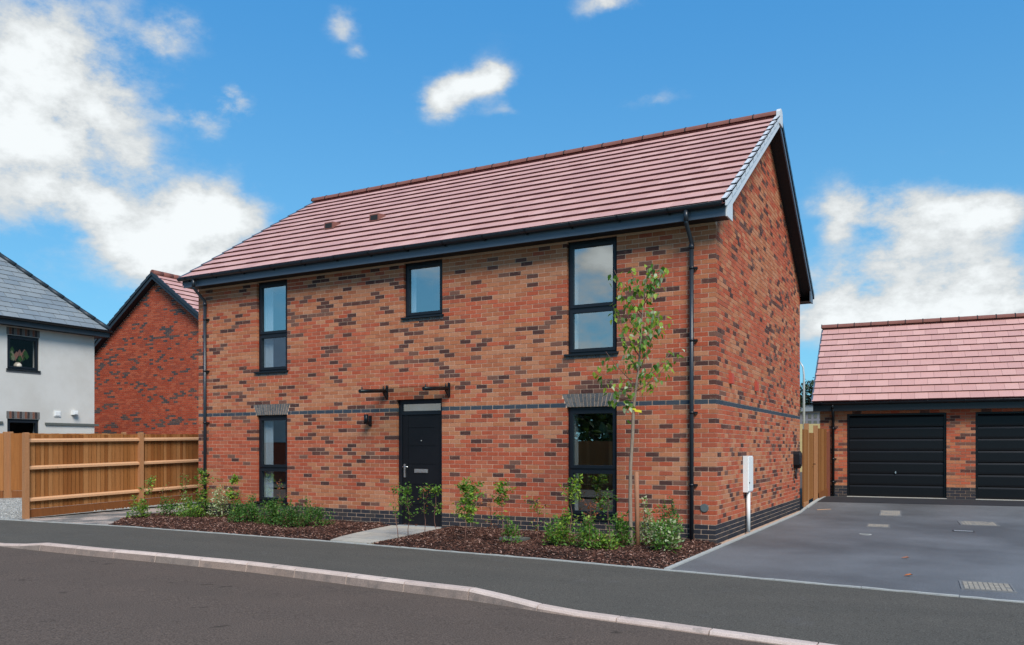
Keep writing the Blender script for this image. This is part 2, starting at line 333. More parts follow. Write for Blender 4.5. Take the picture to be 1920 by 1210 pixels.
def place_bricks(parent, bricks, N=300, name='brick'):
    A = []
    for i, (a, b, za, zb, m, fr, dp) in enumerate(bricks):
        A.append((area_px([fr(a,0,za), fr(b,0,za), fr(b,0,zb), fr(a,0,zb)]), i))
    A.sort(reverse=True); top = {i for ar, i in A[:N] if ar > 0}
    st = MB()
    for i, (a, b, za, zb, m, fr, dp) in enumerate(bricks):
        pr = R.uniform(-.0015, .0015)
        if i in top:
            link(name, brick_mesh(b-a, zb-za, dp, m), parent, fr(a, pr, za), fr.th)
        else:
            st.fr = fr; st.box(a, b, pr, pr+dp, za, zb, BI[m.name], skip=(4,))
    if st.f: st.build(name+'work', ALLB, parent, kind='stuff')
def nz(x, y, s): return noise.noise(Vector((x, y, s)))
def picker(seed, plinth=4, band=29, dk=.17, redz=0., rear=False):
    rr = random.Random(seed)
    def f(r, u, z):
        if r < plinth: return rr.choice(BR['plinth'])
        if r == band: return rr.choice(BR['band'])
        if rear:
            d = nz(u*.9, z*2.2, seed)
            return rr.choice(BR['reardark']) if rr.random() < .05+max(0, min(.42, d*1.15)) else rr.choice(BR['rear'])
        d = nz(u*1.3, z*5.5, seed)*.9+nz(u*.35, z*.8, seed+9)*.35
        if rr.random() < dk+.005+d*.46: return rr.choice(BR['dark'])
        w = nz(u*.45, z*1.1, seed+5)*.9+nz(u*.9, z*6, seed+2)*.5+redz*(2.2-z)*.12
        return rr.choice(BR['red']) if rr.random() < .52+w else rr.choice(BR['buff'])
    return f
def wall_face(mb, u0, u1, z0, z1, holes, d0=.005, d1=.3, mi=0):
    us = sorted({u0, u1, *[h[0] for h in holes], *[h[1] for h in holes]}); zs = sorted({z0, z1, *[h[2] for h in holes], *[h[3] for h in holes]})
    for i in range(len(us)-1):
        for j in range(len(zs)-1):
            um, zm = (us[i]+us[i+1])/2, (zs[j]+zs[j+1])/2
            if any(h[0] < um < h[1] and h[2] < zm < h[3] for h in holes): continue
            mb.face([(us[i],d0,zs[j]),(us[i+1],d0,zs[j]),(us[i+1],d0,zs[j+1]),(us[i],d0,zs[j+1])], mi)
    e = .007
    for a, b, c, d in holes:
        a, b, c, d = a-e, b+e, c-e, d+e
        mb.face([(a,d0,c),(a,d0,d),(a,d1,d),(a,d1,c)], mi); mb.face([(b,d0,c),(b,d1,c),(b,d1,d),(b,d0,d)], mi)
        mb.face([(a,d0,d),(b,d0,d),(b,d1,d),(a,d1,d)], mi); mb.face([(a,d0,c),(a,d1,c),(b,d1,c),(b,d0,c)], mi)

# ---- roof tiling: slope frame given by origin, along vector, up-slope vector
def tiled(parent, name, org, al, up, width, length, gauge, tw, mats, thick=.03, clipf=None, N=300, bond=.5, gap=.004, edge=None):
    org, al, up = Vector(org), Vector(al).normalized(), Vector(up).normalized(); nr = al.cross(up).normalized()
    L = []
    rows = int(math.ceil(length/gauge))
    for r in range(rows):
        s0 = r*gauge; s1 = min(s0+gauge+.01, length)
        off = -(r % 2)*tw*bond; t = off
        while t < width:
            a, b = max(t, 0), min(t+tw, width)
            if clipf:
                lo, hi = clipf(s0); a, b = max(a, lo), min(b, hi)
            if b-a > .03: L.append((a+gap/2, b-gap/2, s0, s1))
            t += tw
    def P(a, s, h): return org+al*a+up*s+nr*h
    A = []
    for i, (a, b, s0, s1) in enumerate(L): A.append((area_px([P(a,s0,0), P(b,s0,0), P(b,s1,0), P(a,s1,0)]), i))
    A.sort(reverse=True); top = {i for ar, i in A[:N] if ar > 0}
    st = MB(); ni = 0
    base = wl_(parent); rot = None
    from mathutils import Matrix
    Mr = Matrix((al, up, nr)).transposed()
    cache = {}
    for i, (a, b, s0, s1) in enumerate(L):
        m = R.randrange(len(mats)); th = thick*R.uniform(.92, 1.08); hi2 = .003
        w = b-a; l = s1-s0
        slant = 0; slr = 0
        if clipf:
            lo1, hi1 = clipf(s1)
            if b > hi1: slr = b-hi1
            if a < lo1: slant = lo1-a
        loc = [(0,0,0),(w,0,0),(w-slr,l,-.02),(slant,l,-.02),(0,0,th),(w,0,th),(w-slr,l,hi2),(slant,l,hi2)]
        if i in top and w-slr-slant > .05:
            key = (round(w, 3), round(l, 3), m, round(th, 3), round(slr, 3), round(slant, 3))
            if key not in cache:
                q = MB(); q.hexa(loc, 0, skip=(0,)); me = bpy.data.meshes.new(name); me.from_pydata(q.v, [], q.f); me.materials.append(mats[m])
                if edge: me.materials.append(edge); me.polygons[1].material_index = 1
                cache[key] = me
            o = bpy.data.objects.new(name, cache[key]); C.objects.link(o); o.parent = parent
            o.location = P(a, s0, 0)-base; o.rotation_euler = Mr.to_euler()
        else:
            n = len(st.v); st.v += [tuple(P(a+p[0], s0+p[1], p[2])) for p in loc]
            for f in ((4,5,6,7),(0,1,5,4),(1,2,6,5),(3,0,4,7)): st.f.append(tuple(n+k for k in f)); st.m.append(len(mats) if edge and f == (0,1,5,4) else m); st.sm.append(False)
    if st.f: st.build(name+'s', list(mats)+([edge] if edge else []), parent, kind='stuff')

def smooth(t): t = max(0, min(1, t)); return t*t*(3-2*t)
def gz(x, y): return .212*smooth((y-6.6)/(10.2-6.6))
# ================================================================== SETTING
def sheet(name, fn, us, vs, m, kind='structure'):
    mb = MB(); nu, nv = len(us), len(vs)
    mb.v = [fn(u, v) for v in vs for u in us]
    for j in range(nv-1):
        for i in range(nu-1):
            a = j*nu+i; mb.f.append((a, a+1, a+1+nu, a+nu)); mb.m.append(0); mb.sm.append(True)
    return mb.build(name, m, kind=kind)
def lin(a, b, n): return [a+(b-a)*i/(n-1) for i in range(n)]
ground = sheet('ground', lambda x, y: (x, y, -.30+(.0 if abs(x) < 60 and abs(y) < 60 else .0)), lin(-900, 900, 3), lin(-900, 900, 3), M_grass)
BK = [(-60,-3.6),(-25,-3.0),(-14.1,-2.67),(-10.55,-2.43),(-5.45,-2.52),(-3.2,-2.68),(-1.76,-2.76),(.125,-2.945),(3.8,-3.33),(8,-3.85),(30,-8)]
KB = [(-60,-5.4,-.12),(-25,-4.75,-.12),(-14,-4.5,-.12),(-10.5,-4.45,-.118),(-9.62,-4.48,-.04),(-8.07,-4.50,-.04),(-6.4,-4.49,-.04),(-4.83,-4.53,-.04),(-3.78,-4.63,-.04),(-2.87,-4.73,-.04),(-1.3,-4.87,-.04),(-.29,-5.08,-.118),(.62,-5.2,-.12),(1.63,-5.32,-.12),(2.4,-5.42,-.12),(5,-5.85,-.12),(12,-7.4,-.12),(30,-12,-.12)]
def ip(T, x, k=1):
    for i in range(len(T)-1):
        if x <= T[i+1][0]:
            t = (x-T[i][0])/(T[i+1][0]-T[i][0]); return T[i][k]+(T[i+1][k]-T[i][k])*t
    return T[-1][k]
xs = sorted({*lin(-60, 30, 91), *[k[0] for k in KB if k[0] <= 30], *[k[0] for k in BK]})
def kerb_pos(x): return ip(KB, x, 1), ip(KB, x, 2)
sheet('pavement', lambda x, t: (x, ip(BK, x)+(kerb_pos(x)[0]-ip(BK, x))*t, 0+(kerb_pos(x)[1]-.004)*t), xs, lin(0, 1, 7), M_pave)
sheet('road', lambda x, t: (x, (kerb_pos(x)[0]-.10)*(1-t)+(-11.6+min(0, kerb_pos(x)[0]+6)*1.0)*t, -.158+.05*math.sin(math.pi*t)), xs, lin(0, 1, 9), M_road)
sheet('opposite_pavement', lambda x, t: (x, (-11.6+min(0, kerb_pos(x)[0]+6)*1.0)-.0-4*t, -.10+.02*t), xs, lin(0, 1, 3), M_pave)
# driveway
def drv(x, t):
    yb = ip(BK, x)+.05; y = yb+(11.2-yb)*t
    return (x, y, gz(x, y)-.002)
sheet('driveway', drv, lin(.16, 16, 40), lin(0, 1, 60), M_drive)
# side drive and gravel left of the house
sheet('side_drive', lambda x, t: (x, ip(BK, x)+.05+(9-ip(BK, x))*t, .0+.11*t*1.0-.004), lin(-13.86, -11.2, 12), lin(0, 1, 20), M_side)
sheet('back_yard', lambda x, y: (x, y, .02), lin(-11.3, 12, 8), lin(7.9, 40, 6), M_earth)
def gravel_ground(x, t): return (x, ip(BK, x)+.05+(60-ip(BK, x))*t*t, .0+.10*min(1, t*3)-.012)
gy = sheet('gravel_yard', gravel_ground, lin(-60, -13.86, 30), lin(0, 1, 14), M_grit)
gb = MB()
for i in range(9000):
    x = R.uniform(-20, -14.0); y = R.uniform(-2.6, 1.3); t = math.sqrt(max(0, (y-ip(BK, x)-.05)/(60-ip(BK, x)))); z = .10*min(1, t*3)-.012
    s = R.uniform(.012, .028); a = R.uniform(0, 6.3)
    ps = [(x+s*math.cos(a+k*2.1)*R.uniform(.7, 1.2), y+s*math.sin(a+k*2.1)*R.uniform(.7, 1.2), z) for k in range(3)]
    tp = (x, y, z+s*.9); mi = R.randrange(2)
    for k in range(3): gb.face([ps[k], ps[(k+1) % 3], tp], mi)
gb.build('gravel', [M_grit, M_grit2], kind='stuff')

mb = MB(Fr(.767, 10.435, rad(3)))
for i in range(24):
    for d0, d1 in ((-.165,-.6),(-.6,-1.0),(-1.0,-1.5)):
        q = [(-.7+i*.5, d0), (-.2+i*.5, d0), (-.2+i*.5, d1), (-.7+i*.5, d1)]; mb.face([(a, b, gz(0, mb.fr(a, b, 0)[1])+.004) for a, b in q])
mb.build('garage_shadow_strip', mat('shadowed_tarmac', (.034,.034,.038), (.028,.028,.031), ns=2, rough=.7, spec=.3, fine=.3, fs=120, bump=.5, bs=120), kind='structure')  # garage's cast shadow laid on the drive as a dark strip
# kerb stones
def along(T, x0, x1, step):
    pts = []; x = x0; pts.append(x)
    while x < x1:
        dx = .01
        s = math.hypot(dx, T(x+dx)[0]-T(x)[0])/dx; x += step/s; pts.append(x)
    return pts
kerb = MB()
for i in range(len(xs)-1):
    a, b = xs[i], xs[i+1]; (ya, za), (yb, zb) = kerb_pos(a), kerb_pos(b)
    kerb.hexa([(a,ya-.06,-.4),(b,yb-.06,-.4),(b,yb-.004,-.4),(a,ya-.004,-.4),(a,ya-.06,za-.02),(b,yb-.06,zb-.02),(b,yb-.004,zb-.02),(a,ya-.004,za-.02)])
kerbo = kerb.build('kerb', KERB[1], kind='structure')
kx = [x for x in along(kerb_pos, -20, -9.62-.915, .915) if x < -9.62-.5]+along(kerb_pos, -10.53, 9, .915)
kx = sorted(set(kx))
kx2 = [kx[0]]
for x in kx[1:]:
    if x-kx2[-1] > .5: kx2.append(x)
for i in range(len(kx2)-1):
    a, b = kx2[i]+.006, kx2[i+1]-.006; mb = MB()
    for (p, q) in ((a, (a+b)/2), ((a+b)/2, b)):
        def prof(x):
            y, z = kerb_pos(x); j = .0015*math.sin(x*17)
            return [(x, y-.145, -.175), (x, y-.125, z-.028+j), (x, y-.112, z-.008+j), (x, y-.09, z+j), (x, y, z+j), (x, y, -.175)]
        A_, B_ = prof(p), prof(q)
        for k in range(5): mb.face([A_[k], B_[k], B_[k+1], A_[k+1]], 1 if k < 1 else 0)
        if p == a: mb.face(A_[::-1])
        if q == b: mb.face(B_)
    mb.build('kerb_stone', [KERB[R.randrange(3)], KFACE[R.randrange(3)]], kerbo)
# edging: along the pavement back and up the gable
def edg_pos(x): return ip(BK, x), 0
edge = MB()
for i in range(len(xs)-1):
    a, b = xs[i], xs[i+1]
    if a < -20 or b > 14: continue
    edge.hexa([(a,ip(BK,a)+.01,-.2),(b,ip(BK,b)+.01,-.2),(b,ip(BK,b)+.04,-.2),(a,ip(BK,a)+.04,-.2),(a,ip(BK,a)+.01,-.004),(b,ip(BK,b)+.01,-.004),(b,ip(BK,b)+.04,-.004),(a,ip(BK,a)+.04,-.004)])
edgo = edge.build('edging', M_edging, kind='structure')
ex = along(edg_pos, -15, 9, .915)
for i in range(len(ex)-1):
    a, b = ex[i]+.004, ex[i+1]-.004; mb = MB(); n = 7; pts = lin(a, b, n)
    for k in range(n-1):
        p, q = pts[k], pts[k+1]; w0, w1 = R.uniform(-.004, .006), R.uniform(-.004, .006)
        h0, h1 = .008+R.uniform(0, .008), .008+R.uniform(0, .008)
        if k == 0: W0 = w0; H0 = h0
        mb.hexa([(p,ip(BK,p)-.004-W0,-.1),(q,ip(BK,q)-.004-w1,-.1),(q,ip(BK,q)+.05,-.1),(p,ip(BK,p)+.05,-.1),(p,ip(BK,p)-.004-W0,H0),(q,ip(BK,q)-.004-w1,h1),(q,ip(BK,q)+.05,h1),(p,ip(BK,p)+.05,H0)]); W0, H0 = w1, h1
    mb.build('edging_stone', M_edging, edgo)
y = -2.88
while y < 7.8:
    y1 = min(y+.915, 7.9); mb = MB()
    mb.hexa([(.105,y,-.1),(.158,y,-.1),(.158,y1-.008,-.1),(.105,y1-.008,-.1),(.105,y,gz(0,y)+.02),(.158,y,gz(0,y)+.018),(.158,y1-.008,gz(0,y1)+.018),(.105,y1-.008,gz(0,y1)+.02)])
    mb.build('edging_stone', M_edging, edgo); y = y1
y = 7.9
while y < 10.5:
    y1 = min(y+.65, 10.6); mb = MB()
    def ex_(t): return .12+.10*smooth((t-7.9)/2)+.0*t
    mb.hexa([(ex_(y),y,-.1),(ex_(y)+.07,y,-.1),(ex_(y1)+.07,y1-.008,-.1),(ex_(y1),y1-.008,-.1),(ex_(y),y,gz(0,y)+.03),(ex_(y)+.07,y,gz(0,y)+.025),(ex_(y1)+.07,y1-.008,gz(0,y1)+.025),(ex_(y1),y1-.008,gz(0,y1)+.03)])
    mb.build('edging_stone', M_edging, edgo); y = y1

# front path slabs
PF = ((-5.50,-2.46), (-4.66,-2.52), (-6.12,-.02), (-4.98,-.02))
def pth(s, t): 
    a = (PF[0][0]+(PF[2][0]-PF[0][0])*t**.75, PF[0][1]+(PF[2][1]-PF[0][1])*t); b = (PF[1][0]+(PF[3][0]-PF[1][0])*t**1.1, PF[1][1]+(PF[3][1]-PF[1][1])*t)
    return (a[0]+(b[0]-a[0])*s, a[1]+(b[1]-a[1])*s)
pm = MB(); pm.face([(*pth(0,0),.004),(*pth(1,0),.004),(*pth(1,.5),.004),(*pth(1,1),.004),(*pth(0,1),.004),(*pth(0,.5),.004)])
patho = pm.build('entrance_path', M_mortar2, kind='structure')
for j in range(6):
    cuts = [0, .5, 1] if j % 2 else [0, .28, .78, 1]
    for i in range(len(cuts)-1):
        a, b, c, d = cuts[i]+.006, cuts[i+1]-.006, j/6+.003, (j+1)/6-.003
        z = .028+R.uniform(-.002, .002); mb = MB(); q = [pth(a,c), pth(b,c), pth(b,d), pth(a,d)]
        mb.hexa([(*p, -.02) for p in q]+[(*p, z) for p in q]); mb.build('paving_slab', SLAB[R.randrange(3)], patho)

# planting beds: mounded soil under bark chips
def in_path(x, y):
    t = (y-PF[0][1])/(PF[2][1]-PF[0][1])
    if t < -.02 or t > 1: return False
    t = max(t, 0); return pth(0, t)[0]-.02 < x < pth(1, t)[0]+.02
def bedleft(y): return -11.05-.95*smooth((y+2.45)/1.3)
def inbed(x, y):
    if y < ip(BK, x)+.055 or x > .10: return False
    if x > -11.35: 
        if y > .0: return False
    elif y > .45: return False
    return x > bedleft(y) and not in_path(x, y)
def bedz(x, y):
    e = min(y-ip(BK, x)-.05, .10-x if x > -1 else 9, .5)
    dp = min(abs(x-pth(0, max(0, min(1, (y+2.46)/2.44)))[0]), abs(x-pth(1, max(0, min(1, (y+2.46)/2.44)))[0]))
    k = smooth(min(e, dp)/.35)
    return .012+k*(.045+.05*nz(x*1.1, y*1.1, 3))
mb = MB(); st = .1
gx = [(-12.1+i*st) for i in range(int(12.3/st))]; gyv = [(-3.0+j*st) for j in range(int(3.5/st)+1)]
for x in gx:
    for y in gyv:
        if inbed(x+st/2, y+st/2): mb.face([(x,y,bedz(x,y)-.01),(x+st,y,bedz(x+st,y)-.01),(x+st,y+st,bedz(x+st,y+st)-.01),(x,y+st,bedz(x,y+st)-.01)])
mb.build('planting_bed', M_mulch, kind='structure')
mb = MB(); n = 0
while n < 30000:
    x = R.uniform(-12.1, .1); y = R.uniform(-3.0, .45)
    if not inbed(x, y): continue
    n += 1
    z = bedz(x, y)+R.uniform(-.004, .012); l = R.uniform(.015, .058); w = R.uniform(.008, .018); h = R.uniform(.003, .008)
    a = R.uniform(0, 6.3); tl = R.gauss(0, .35); tw_ = R.gauss(0, .4)
    ax = Vector((math.cos(a)*math.cos(tl), math.sin(a)*math.cos(tl), math.sin(tl))); bx = Vector((-math.sin(a)*math.cos(tw_), math.cos(a)*math.cos(tw_), math.sin(tw_))); up = ax.cross(bx)
    c = Vector((x, y, z)); q = [c+ax*(sx*l)+bx*(sy*w) for sx, sy in ((-.5,-.5),(.5,-.35),(.45,.5),(-.55,.4))]
    mi = R.choices(range(5), (30, 27, 20, 16, 7))[0]
    nb = len(mb.v); mb.v += [tuple(p) for p in q]+[tuple(p+up*h) for p in q]
    for f in ((4,5,6,7),(0,1,5,4),(1,2,6,5),(2,3,7,6),(3,0,4,7)): mb.f.append(tuple(nb+k for k in f)); mb.m.append(mi); mb.sm.append(False)
mb.build('bark_mulch', CHIP, kind='stuff')

# ================================================================== MAIN HOUSE
HX0, HD = -11.35, 7.86
house = empty('brick_house', (-5.6, 3.9, 0), 'detached two storey red brick house with pink tiled roof and black front door', 'house')
WIN = [  # u0,u1,z0,z1,sash split z
    (-9.614,-8.761,3.05,4.94,3.84,'u'), (-9.614,-8.761,.345,2.165,1.067,'g'),
    (-5.858,-4.99,3.90,4.94,None,'u'), (-2.505,-1.612,3.03,4.94,3.81,'u'), (-2.505,-1.612,.325,2.165,1.125,'g')]
DOOR = (-6.02, -5.0, .03, 2.39)
FF = Fr(0, 0, 0); FG = Fr(0, 0, rad(90))
ZW = 4.96
def zr(y): return 5.16+.652*(min(y, 2*3.93-y)+.38)
holes = [(w[0], w[1], w[2], w[3]) for w in WIN]+[(DOOR[0], DOOR[1], DOOR[2], DOOR[3])]
wall = MB(FF); wall_face(wall, HX0, -.005, -.3, ZW+.1, holes)
wall.fr = FG
wall.face([(.005,.005,-.3),(HD-.005,.005,-.3),(HD-.005,.005,zr(HD)-.16),(3.93,.005,zr(3.93)-.12),(.005,.005,zr(0)-.12)])
wall.fr = ID
wall.face([(HX0,.008,-.3),(HX0,.008,zr(0)-.12),(HX0,3.93,zr(3.93)-.12),(HX0,HD,zr(HD)-.16),(HX0,HD,-.3)])
wall.face([(HX0,HD,-.3),(HX0,HD,ZW+.1),(-.008,HD,ZW+.1),(-.008,HD,-.3)])
wall.build('wall', M_mortar, house)
B('ceiling', M_offwhite, house, HX0+.02, -.05, .05, HD-.05, ZW+.02, ZW+.06)
arch = [(-9.7,-8.68), (-2.59,-1.545)]
aholes = []
for a, b in arch:
    for k in (29, 30, 31):
        zc_ = (k+.6)*CH_; hw = (b-a)/2*(.83+.17*(zc_-2.172)/.215)+.008
        aholes.append(((a+b)/2-hw, (a+b)/2+hw, k*CH_, (k+1)*CH_))
fr_b = lay(FF, HX0, 0, 0, 66, picker(11, redz=1), holes=holes+aholes+[(w[0], w[1], w[2]-.045, w[2]+.02) for w in WIN if w[5] == 'u'], even_start=(HX0 % BL_)*0-.0, odd_start=-.1125)
# align the bond to the right-hand corner
sh = (-HX0) % BL_
fr_b = lay(FF, HX0, -.0, 0, 66, picker(11, redz=1), holes=holes+aholes+[(w[0], w[1], w[2]-.05, w[2]+.02) for w in WIN if w[5] == 'u'], even_start=sh-BL_, odd_start=sh-BL_-.1125)
fixed = []
for b in fr_b:
    r = int(b[2]/CH_); a0, b0 = b[0], b[1]
    if r % 2 and b0 > -.11 and a0 > -.2: continue          # the gable stretcher shows here as a header
    if not r % 2 and b0 > -.02: b0 = 0
    fixed.append((a0, b0, *b[2:]))
gb_ = lay(FG, 0, HD, 0, 110, picker(23, dk=.13), even_start=-.1125, odd_start=0, clip=lambda z: (((z-(5.16-.12))/.652-.38) if z > 4.95 else -1, min(HD, 2*3.93-((z-(5.16-.12))/.652-.38)) if z > 4.95 else 99))
for b in gb_:
    r = int(b[2]/CH_); a0 = b[0]
    if not r % 2 and a0 < .11: continue
    dp_ = b[6]
    if r % 2 and a0 < .02: a0 = 0; dp_ = .107
    if b[1]-a0 < .014: continue
    fixed.append((a0, *b[1:6], dp_))
place_bricks(house, fixed, 300)
# splayed voussoirs
for a, b in arch:
    n = 14; mid = (a+b)/2
    for i in range(n):
        def xx(t, z): k = (t/n-.5); w = (b-a)*(.83+.17*(z-2.172)/.215); return mid+k*w
        for (za, zb) in (((2.172, 2.312), (2.319, 2.384)) if i % 2 else ((2.172, 2.238), (2.245, 2.384))):
            q = MB(); e = .0065
            A_, B_, C_, D_ = xx(i, za)+e, xx(i+1, za)-e, xx(i+1, zb)-e, xx(i, zb)+e
            q.hexa([(A_,-.003,za),(B_,-.003,za),(B_,.1,za),(A_,.1,za),(D_,-.003,zb),(C_,-.003,zb),(C_,.1,zb),(D_,.1,zb)])
            q.build('voussoir', BR['grey'][R.randrange(3)], house)
def window(parent, fr, w, glassm=None, room=True, curtain=None, dep=.07, roomm=None):
    u0, u1, z0, z1, sp, kind = w
    root = MB(fr); f = .05
    for b in ((u0,u0+f,z0,z1),(u1-f,u1,z0,z1),(u0+f,u1-f,z1-f-.02,z1),(u0+f,u1-f,z0+.02,z0+f+.02)): root.box(b[0], b[1], dep, dep+.07, b[2], b[3])
    if sp: root.box(u0+f, u1-f, dep+.001, dep+.068, sp-.03, sp+.03)
    win = root.build('window', M_frame, parent)
    def sash(a, b, c, d, off, s=.052):
        m = MB(fr)
        for q in ((a,a+s,c,d),(b-s,b,c,d),(a+s,b-s,d-s,d),(a+s,b-s,c,c+s)): m.box(q[0], q[1], dep-off, dep+.05, q[2], q[3])
        m.build('sash', M_frame, win)
        g = MB(fr); g.box(a+s-.005, b-s+.005, dep+.02, dep+.03, c+s-.005, d-s+.005); g.build('pane', glassm or M_glass, win)
    a, b, c, d = u0+f-.012, u1-f+.012, z0+f+.008, z1-f-.008
    if sp: sash(a, b, sp+.018, d, .018); sash(a, b, c, sp-.018, .018)
    else: sash(a, b, c, d, .018)
    m = MB(fr); m.box(u0+.15, u1-.15, dep-.012, dep-.001, z1-.035, z1-.018); m.build('trickle_vent', M_black, win)
    # sill
    m = MB(fr); m.hexa([(u0-.035,-.045,z0-.012),(u1+.035,-.045,z0-.012),(u1+.035,dep+.05,z0-.005),(u0-.035,dep+.05,z0-.005),(u0-.035,-.045,z0+.018),(u1+.035,-.045,z0+.018),(u1+.035,dep+.02,z0+.034),(u0-.035,dep+.02,z0+.034)])
    m.build('sill', M_black, win)
    if room:
        m = MB(fr)
        m.face([(u0-.6,1.9,z0-.5),(u1+1,1.9,z0-.5),(u1+1,1.9,z1+.1),(u0-.6,1.9,z1+.1)])
        m.face([(u0-.6,.31,z0-.5),(u0-.6,1.9,z0-.5),(u0-.6,1.9,z1+.1),(u0-.6,.31,z1+.1)])
        m.face([(u1+1,.31,z0-.5),(u1+1,.31,z1+.1),(u1+1,1.9,z1+.1),(u1+1,1.9,z0-.5)])
        m.face([(u0-.6,.31,z0-.5),(u1+1,.31,z0-.5),(u1+1,1.9,z0-.5),(u0-.6,1.9,z0-.5)]); m.face([(u0-.6,.31,z1+.1),(u0-.6,1.9,z1+.1),(u1+1,1.9,z1+.1),(u1+1,.31,z1+.1)])
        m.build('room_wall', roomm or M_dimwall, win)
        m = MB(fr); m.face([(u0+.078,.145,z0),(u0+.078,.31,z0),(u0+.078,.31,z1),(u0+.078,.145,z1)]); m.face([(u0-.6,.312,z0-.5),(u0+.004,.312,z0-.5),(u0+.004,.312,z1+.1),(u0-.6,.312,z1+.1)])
        m.face([(u1-.004,.145,z0),(u1-.004,.145,z1),(u1-.004,.31,z1),(u1-.004,.31,z0)]); m.face([(u0,.145,z0+.03),(u1,.145,z0+.03),(u1,.31,z0+.03),(u0,.31,z0+.03)])
        m.build('reveal', M_offwhite, win)
    if curtain:
        m = MB(fr); n = 26; a0, b0 = curtain
        P = [(a0+(b0-a0)*i/n, .19+.018*math.sin(i*1.9), 0) for i in range(n+1)]
        for i in range(n): m.face([(P[i][0],P[i][1],z0+.05),(P[i+1][0],P[i+1][1],z0+.05),(P[i+1][0],P[i+1][1],z1-.03),(P[i][0],P[i][1],z1-.03)], 0, True)
        m.build('curtain', M_curtain, win)
    return win
for i, w in enumerate(WIN):
    cu = {0: (w[0]-.02, w[0]+.30), 1: (w[0]-.02, w[0]+.30), 2: (w[0]-.05, w[0]+.17)}.get(i)
    wo = window(house, FF, w, M_glass if w[5] == 'u' else M_glass2, True, cu)
    if w[5] == 'u':
        m = MB(FF); n = 12; ww = (w[1]-w[0]+.04)/n
        for k in range(n): m.box(w[0]-.02+k*ww+.004, w[0]-.02+(k+1)*ww-.004, -.006, .09, w[2]-.062, w[2]-.014, k % 3)
        m.build('sill_bricks', BR['grey'], house, kind='stuff')
# entrance door
u0, u1, z0, z1 = DOOR; dp = .075
m = MB()
for b in ((u0,u0+.075,z0,z1),(u1-.075,u1,z0,z1),(u0+.075,u1-.075,z1-.085,z1),(u0+.075,u1-.075,2.105,2.175)): m.box(b[0], b[1], dp, dp+.08, b[2], b[3])
dfo = m.build('door_frame', M_frame, house)
m = MB(); m.box(u0+.08, u1-.08, dp+.03, dp+.04, 2.175, z1-.085); m.build('fanlight_pane', M_glass2, dfo)
m = MB(); m.box(u0+.05, u1-.05, .35, .4, 2.12, z1); m.build('hall_wall', M_offwhite, dfo)
m = MB(); m.box(u0+.02, u1-.02, -.03, dp+.06, .0, .035); m.build('threshold', M_galv, dfo)
a, b, c, d = u0+.082, u1-.082, .045, 2.10
m = MB(); bands = [c, .42, .80, 1.18, 1.52, 1.86, d]
for i in range(6): m.box(a, b, dp+.022, dp+.06, bands[i]+(.007 if i else 0), bands[i+1]-(.007 if i < 5 else 0))
m.box(a, b, dp+.03, dp+.058, c, d)
for zz in bands[1:-1]: pass
m.box(a, a+.12, dp+.016, dp+.024, c, d); m.box(b-.12, b, dp+.016, dp+.024, c, d)
leaf = m.build('door', M_door, house)
m = MB(); m.box(a+.035, a+.07, dp-.002, dp+.018, .93, 1.18); m.tube([(a+.052, dp-.002, 1.13), (a+.052, dp-.055, 1.13), (a+.17, dp-.055, 1.13)], .011, 8); m.build('handle', M_steel, leaf)
m = MB(); m.box(a+.27, a+.57, dp+.006, dp+.022, 1.02, 1.09); m.box(a+.30, a+.54, dp+.0, dp+.008, 1.035, 1.075); m.build('letter_plate', M_steel, leaf)
m = MB(); m.tube([(a+.42, dp+.024, 1.62), (a+.42, dp+.012, 1.62)], .012, 10); m.build('spyhole', M_steel, leaf)
# glazed canopy
cp = MB(); cp.hexa([(-6.35,-.86,2.556),(-4.72,-.86,2.556),(-4.72,-.005,2.628),(-6.35,-.005,2.628),(-6.35,-.86,2.564),(-4.72,-.86,2.564),(-4.72,-.005,2.636),(-6.35,-.005,2.636)]); can = cp.build('canopy', M_clear, house)
for ux in (-6.23, -4.84):
    m = MB(); m.tube([(ux,-.07,2.562), (ux,-.82,2.508)], .034, 10)
    m.box(ux-.022, ux+.022, -.012, -.001, 2.40, 2.66); m.prism([(-.012,2.41),(-.03,2.41),(-.14,2.52),(-.14,2.555),(-.012,2.555)], ux-.012, ux+.012)
    m.tube([(ux, -.12, 2.55), (ux, -.12, 2.645)], .012, 8); m.tube([(ux, -.76, 2.51), (ux, -.76, 2.585)], .012, 8)
    m.tube([(ux,-.005,2.645),(ux,-.03,2.645)], .022, 8)
    m.build('canopy_bracket', M_black, can)
# up and down wall light
lo = empty('wall_light', (-6.66, 0, 2.02), 'small black up-and-down wall light on the brickwork left of the front door', 'wall light')
m = MB(); m.box(-6.655, -6.595, -.03, -.002, 1.90, 2.10); m.box(-6.66, -6.59, -.10, -.03, 1.93, 1.99); m.build('mounting', M_black, lo)
m = MB(); m.tube([(-6.625,-.14,1.94), (-6.625,-.14,2.12)], .042, 16); m.build('shade', M_black, lo)
# round drain vent low on the front wall
m = MB(); m.tube([(-.173,-.002,.555), (-.173,-.02,.555)], .058, 20); m.tube([(-.173,-.001,.555), (-.173,-.010,.555)], .066, 20); m.build('round_vent', mat('grey_plastic', (.10,.12,.12), rough=.6), house)
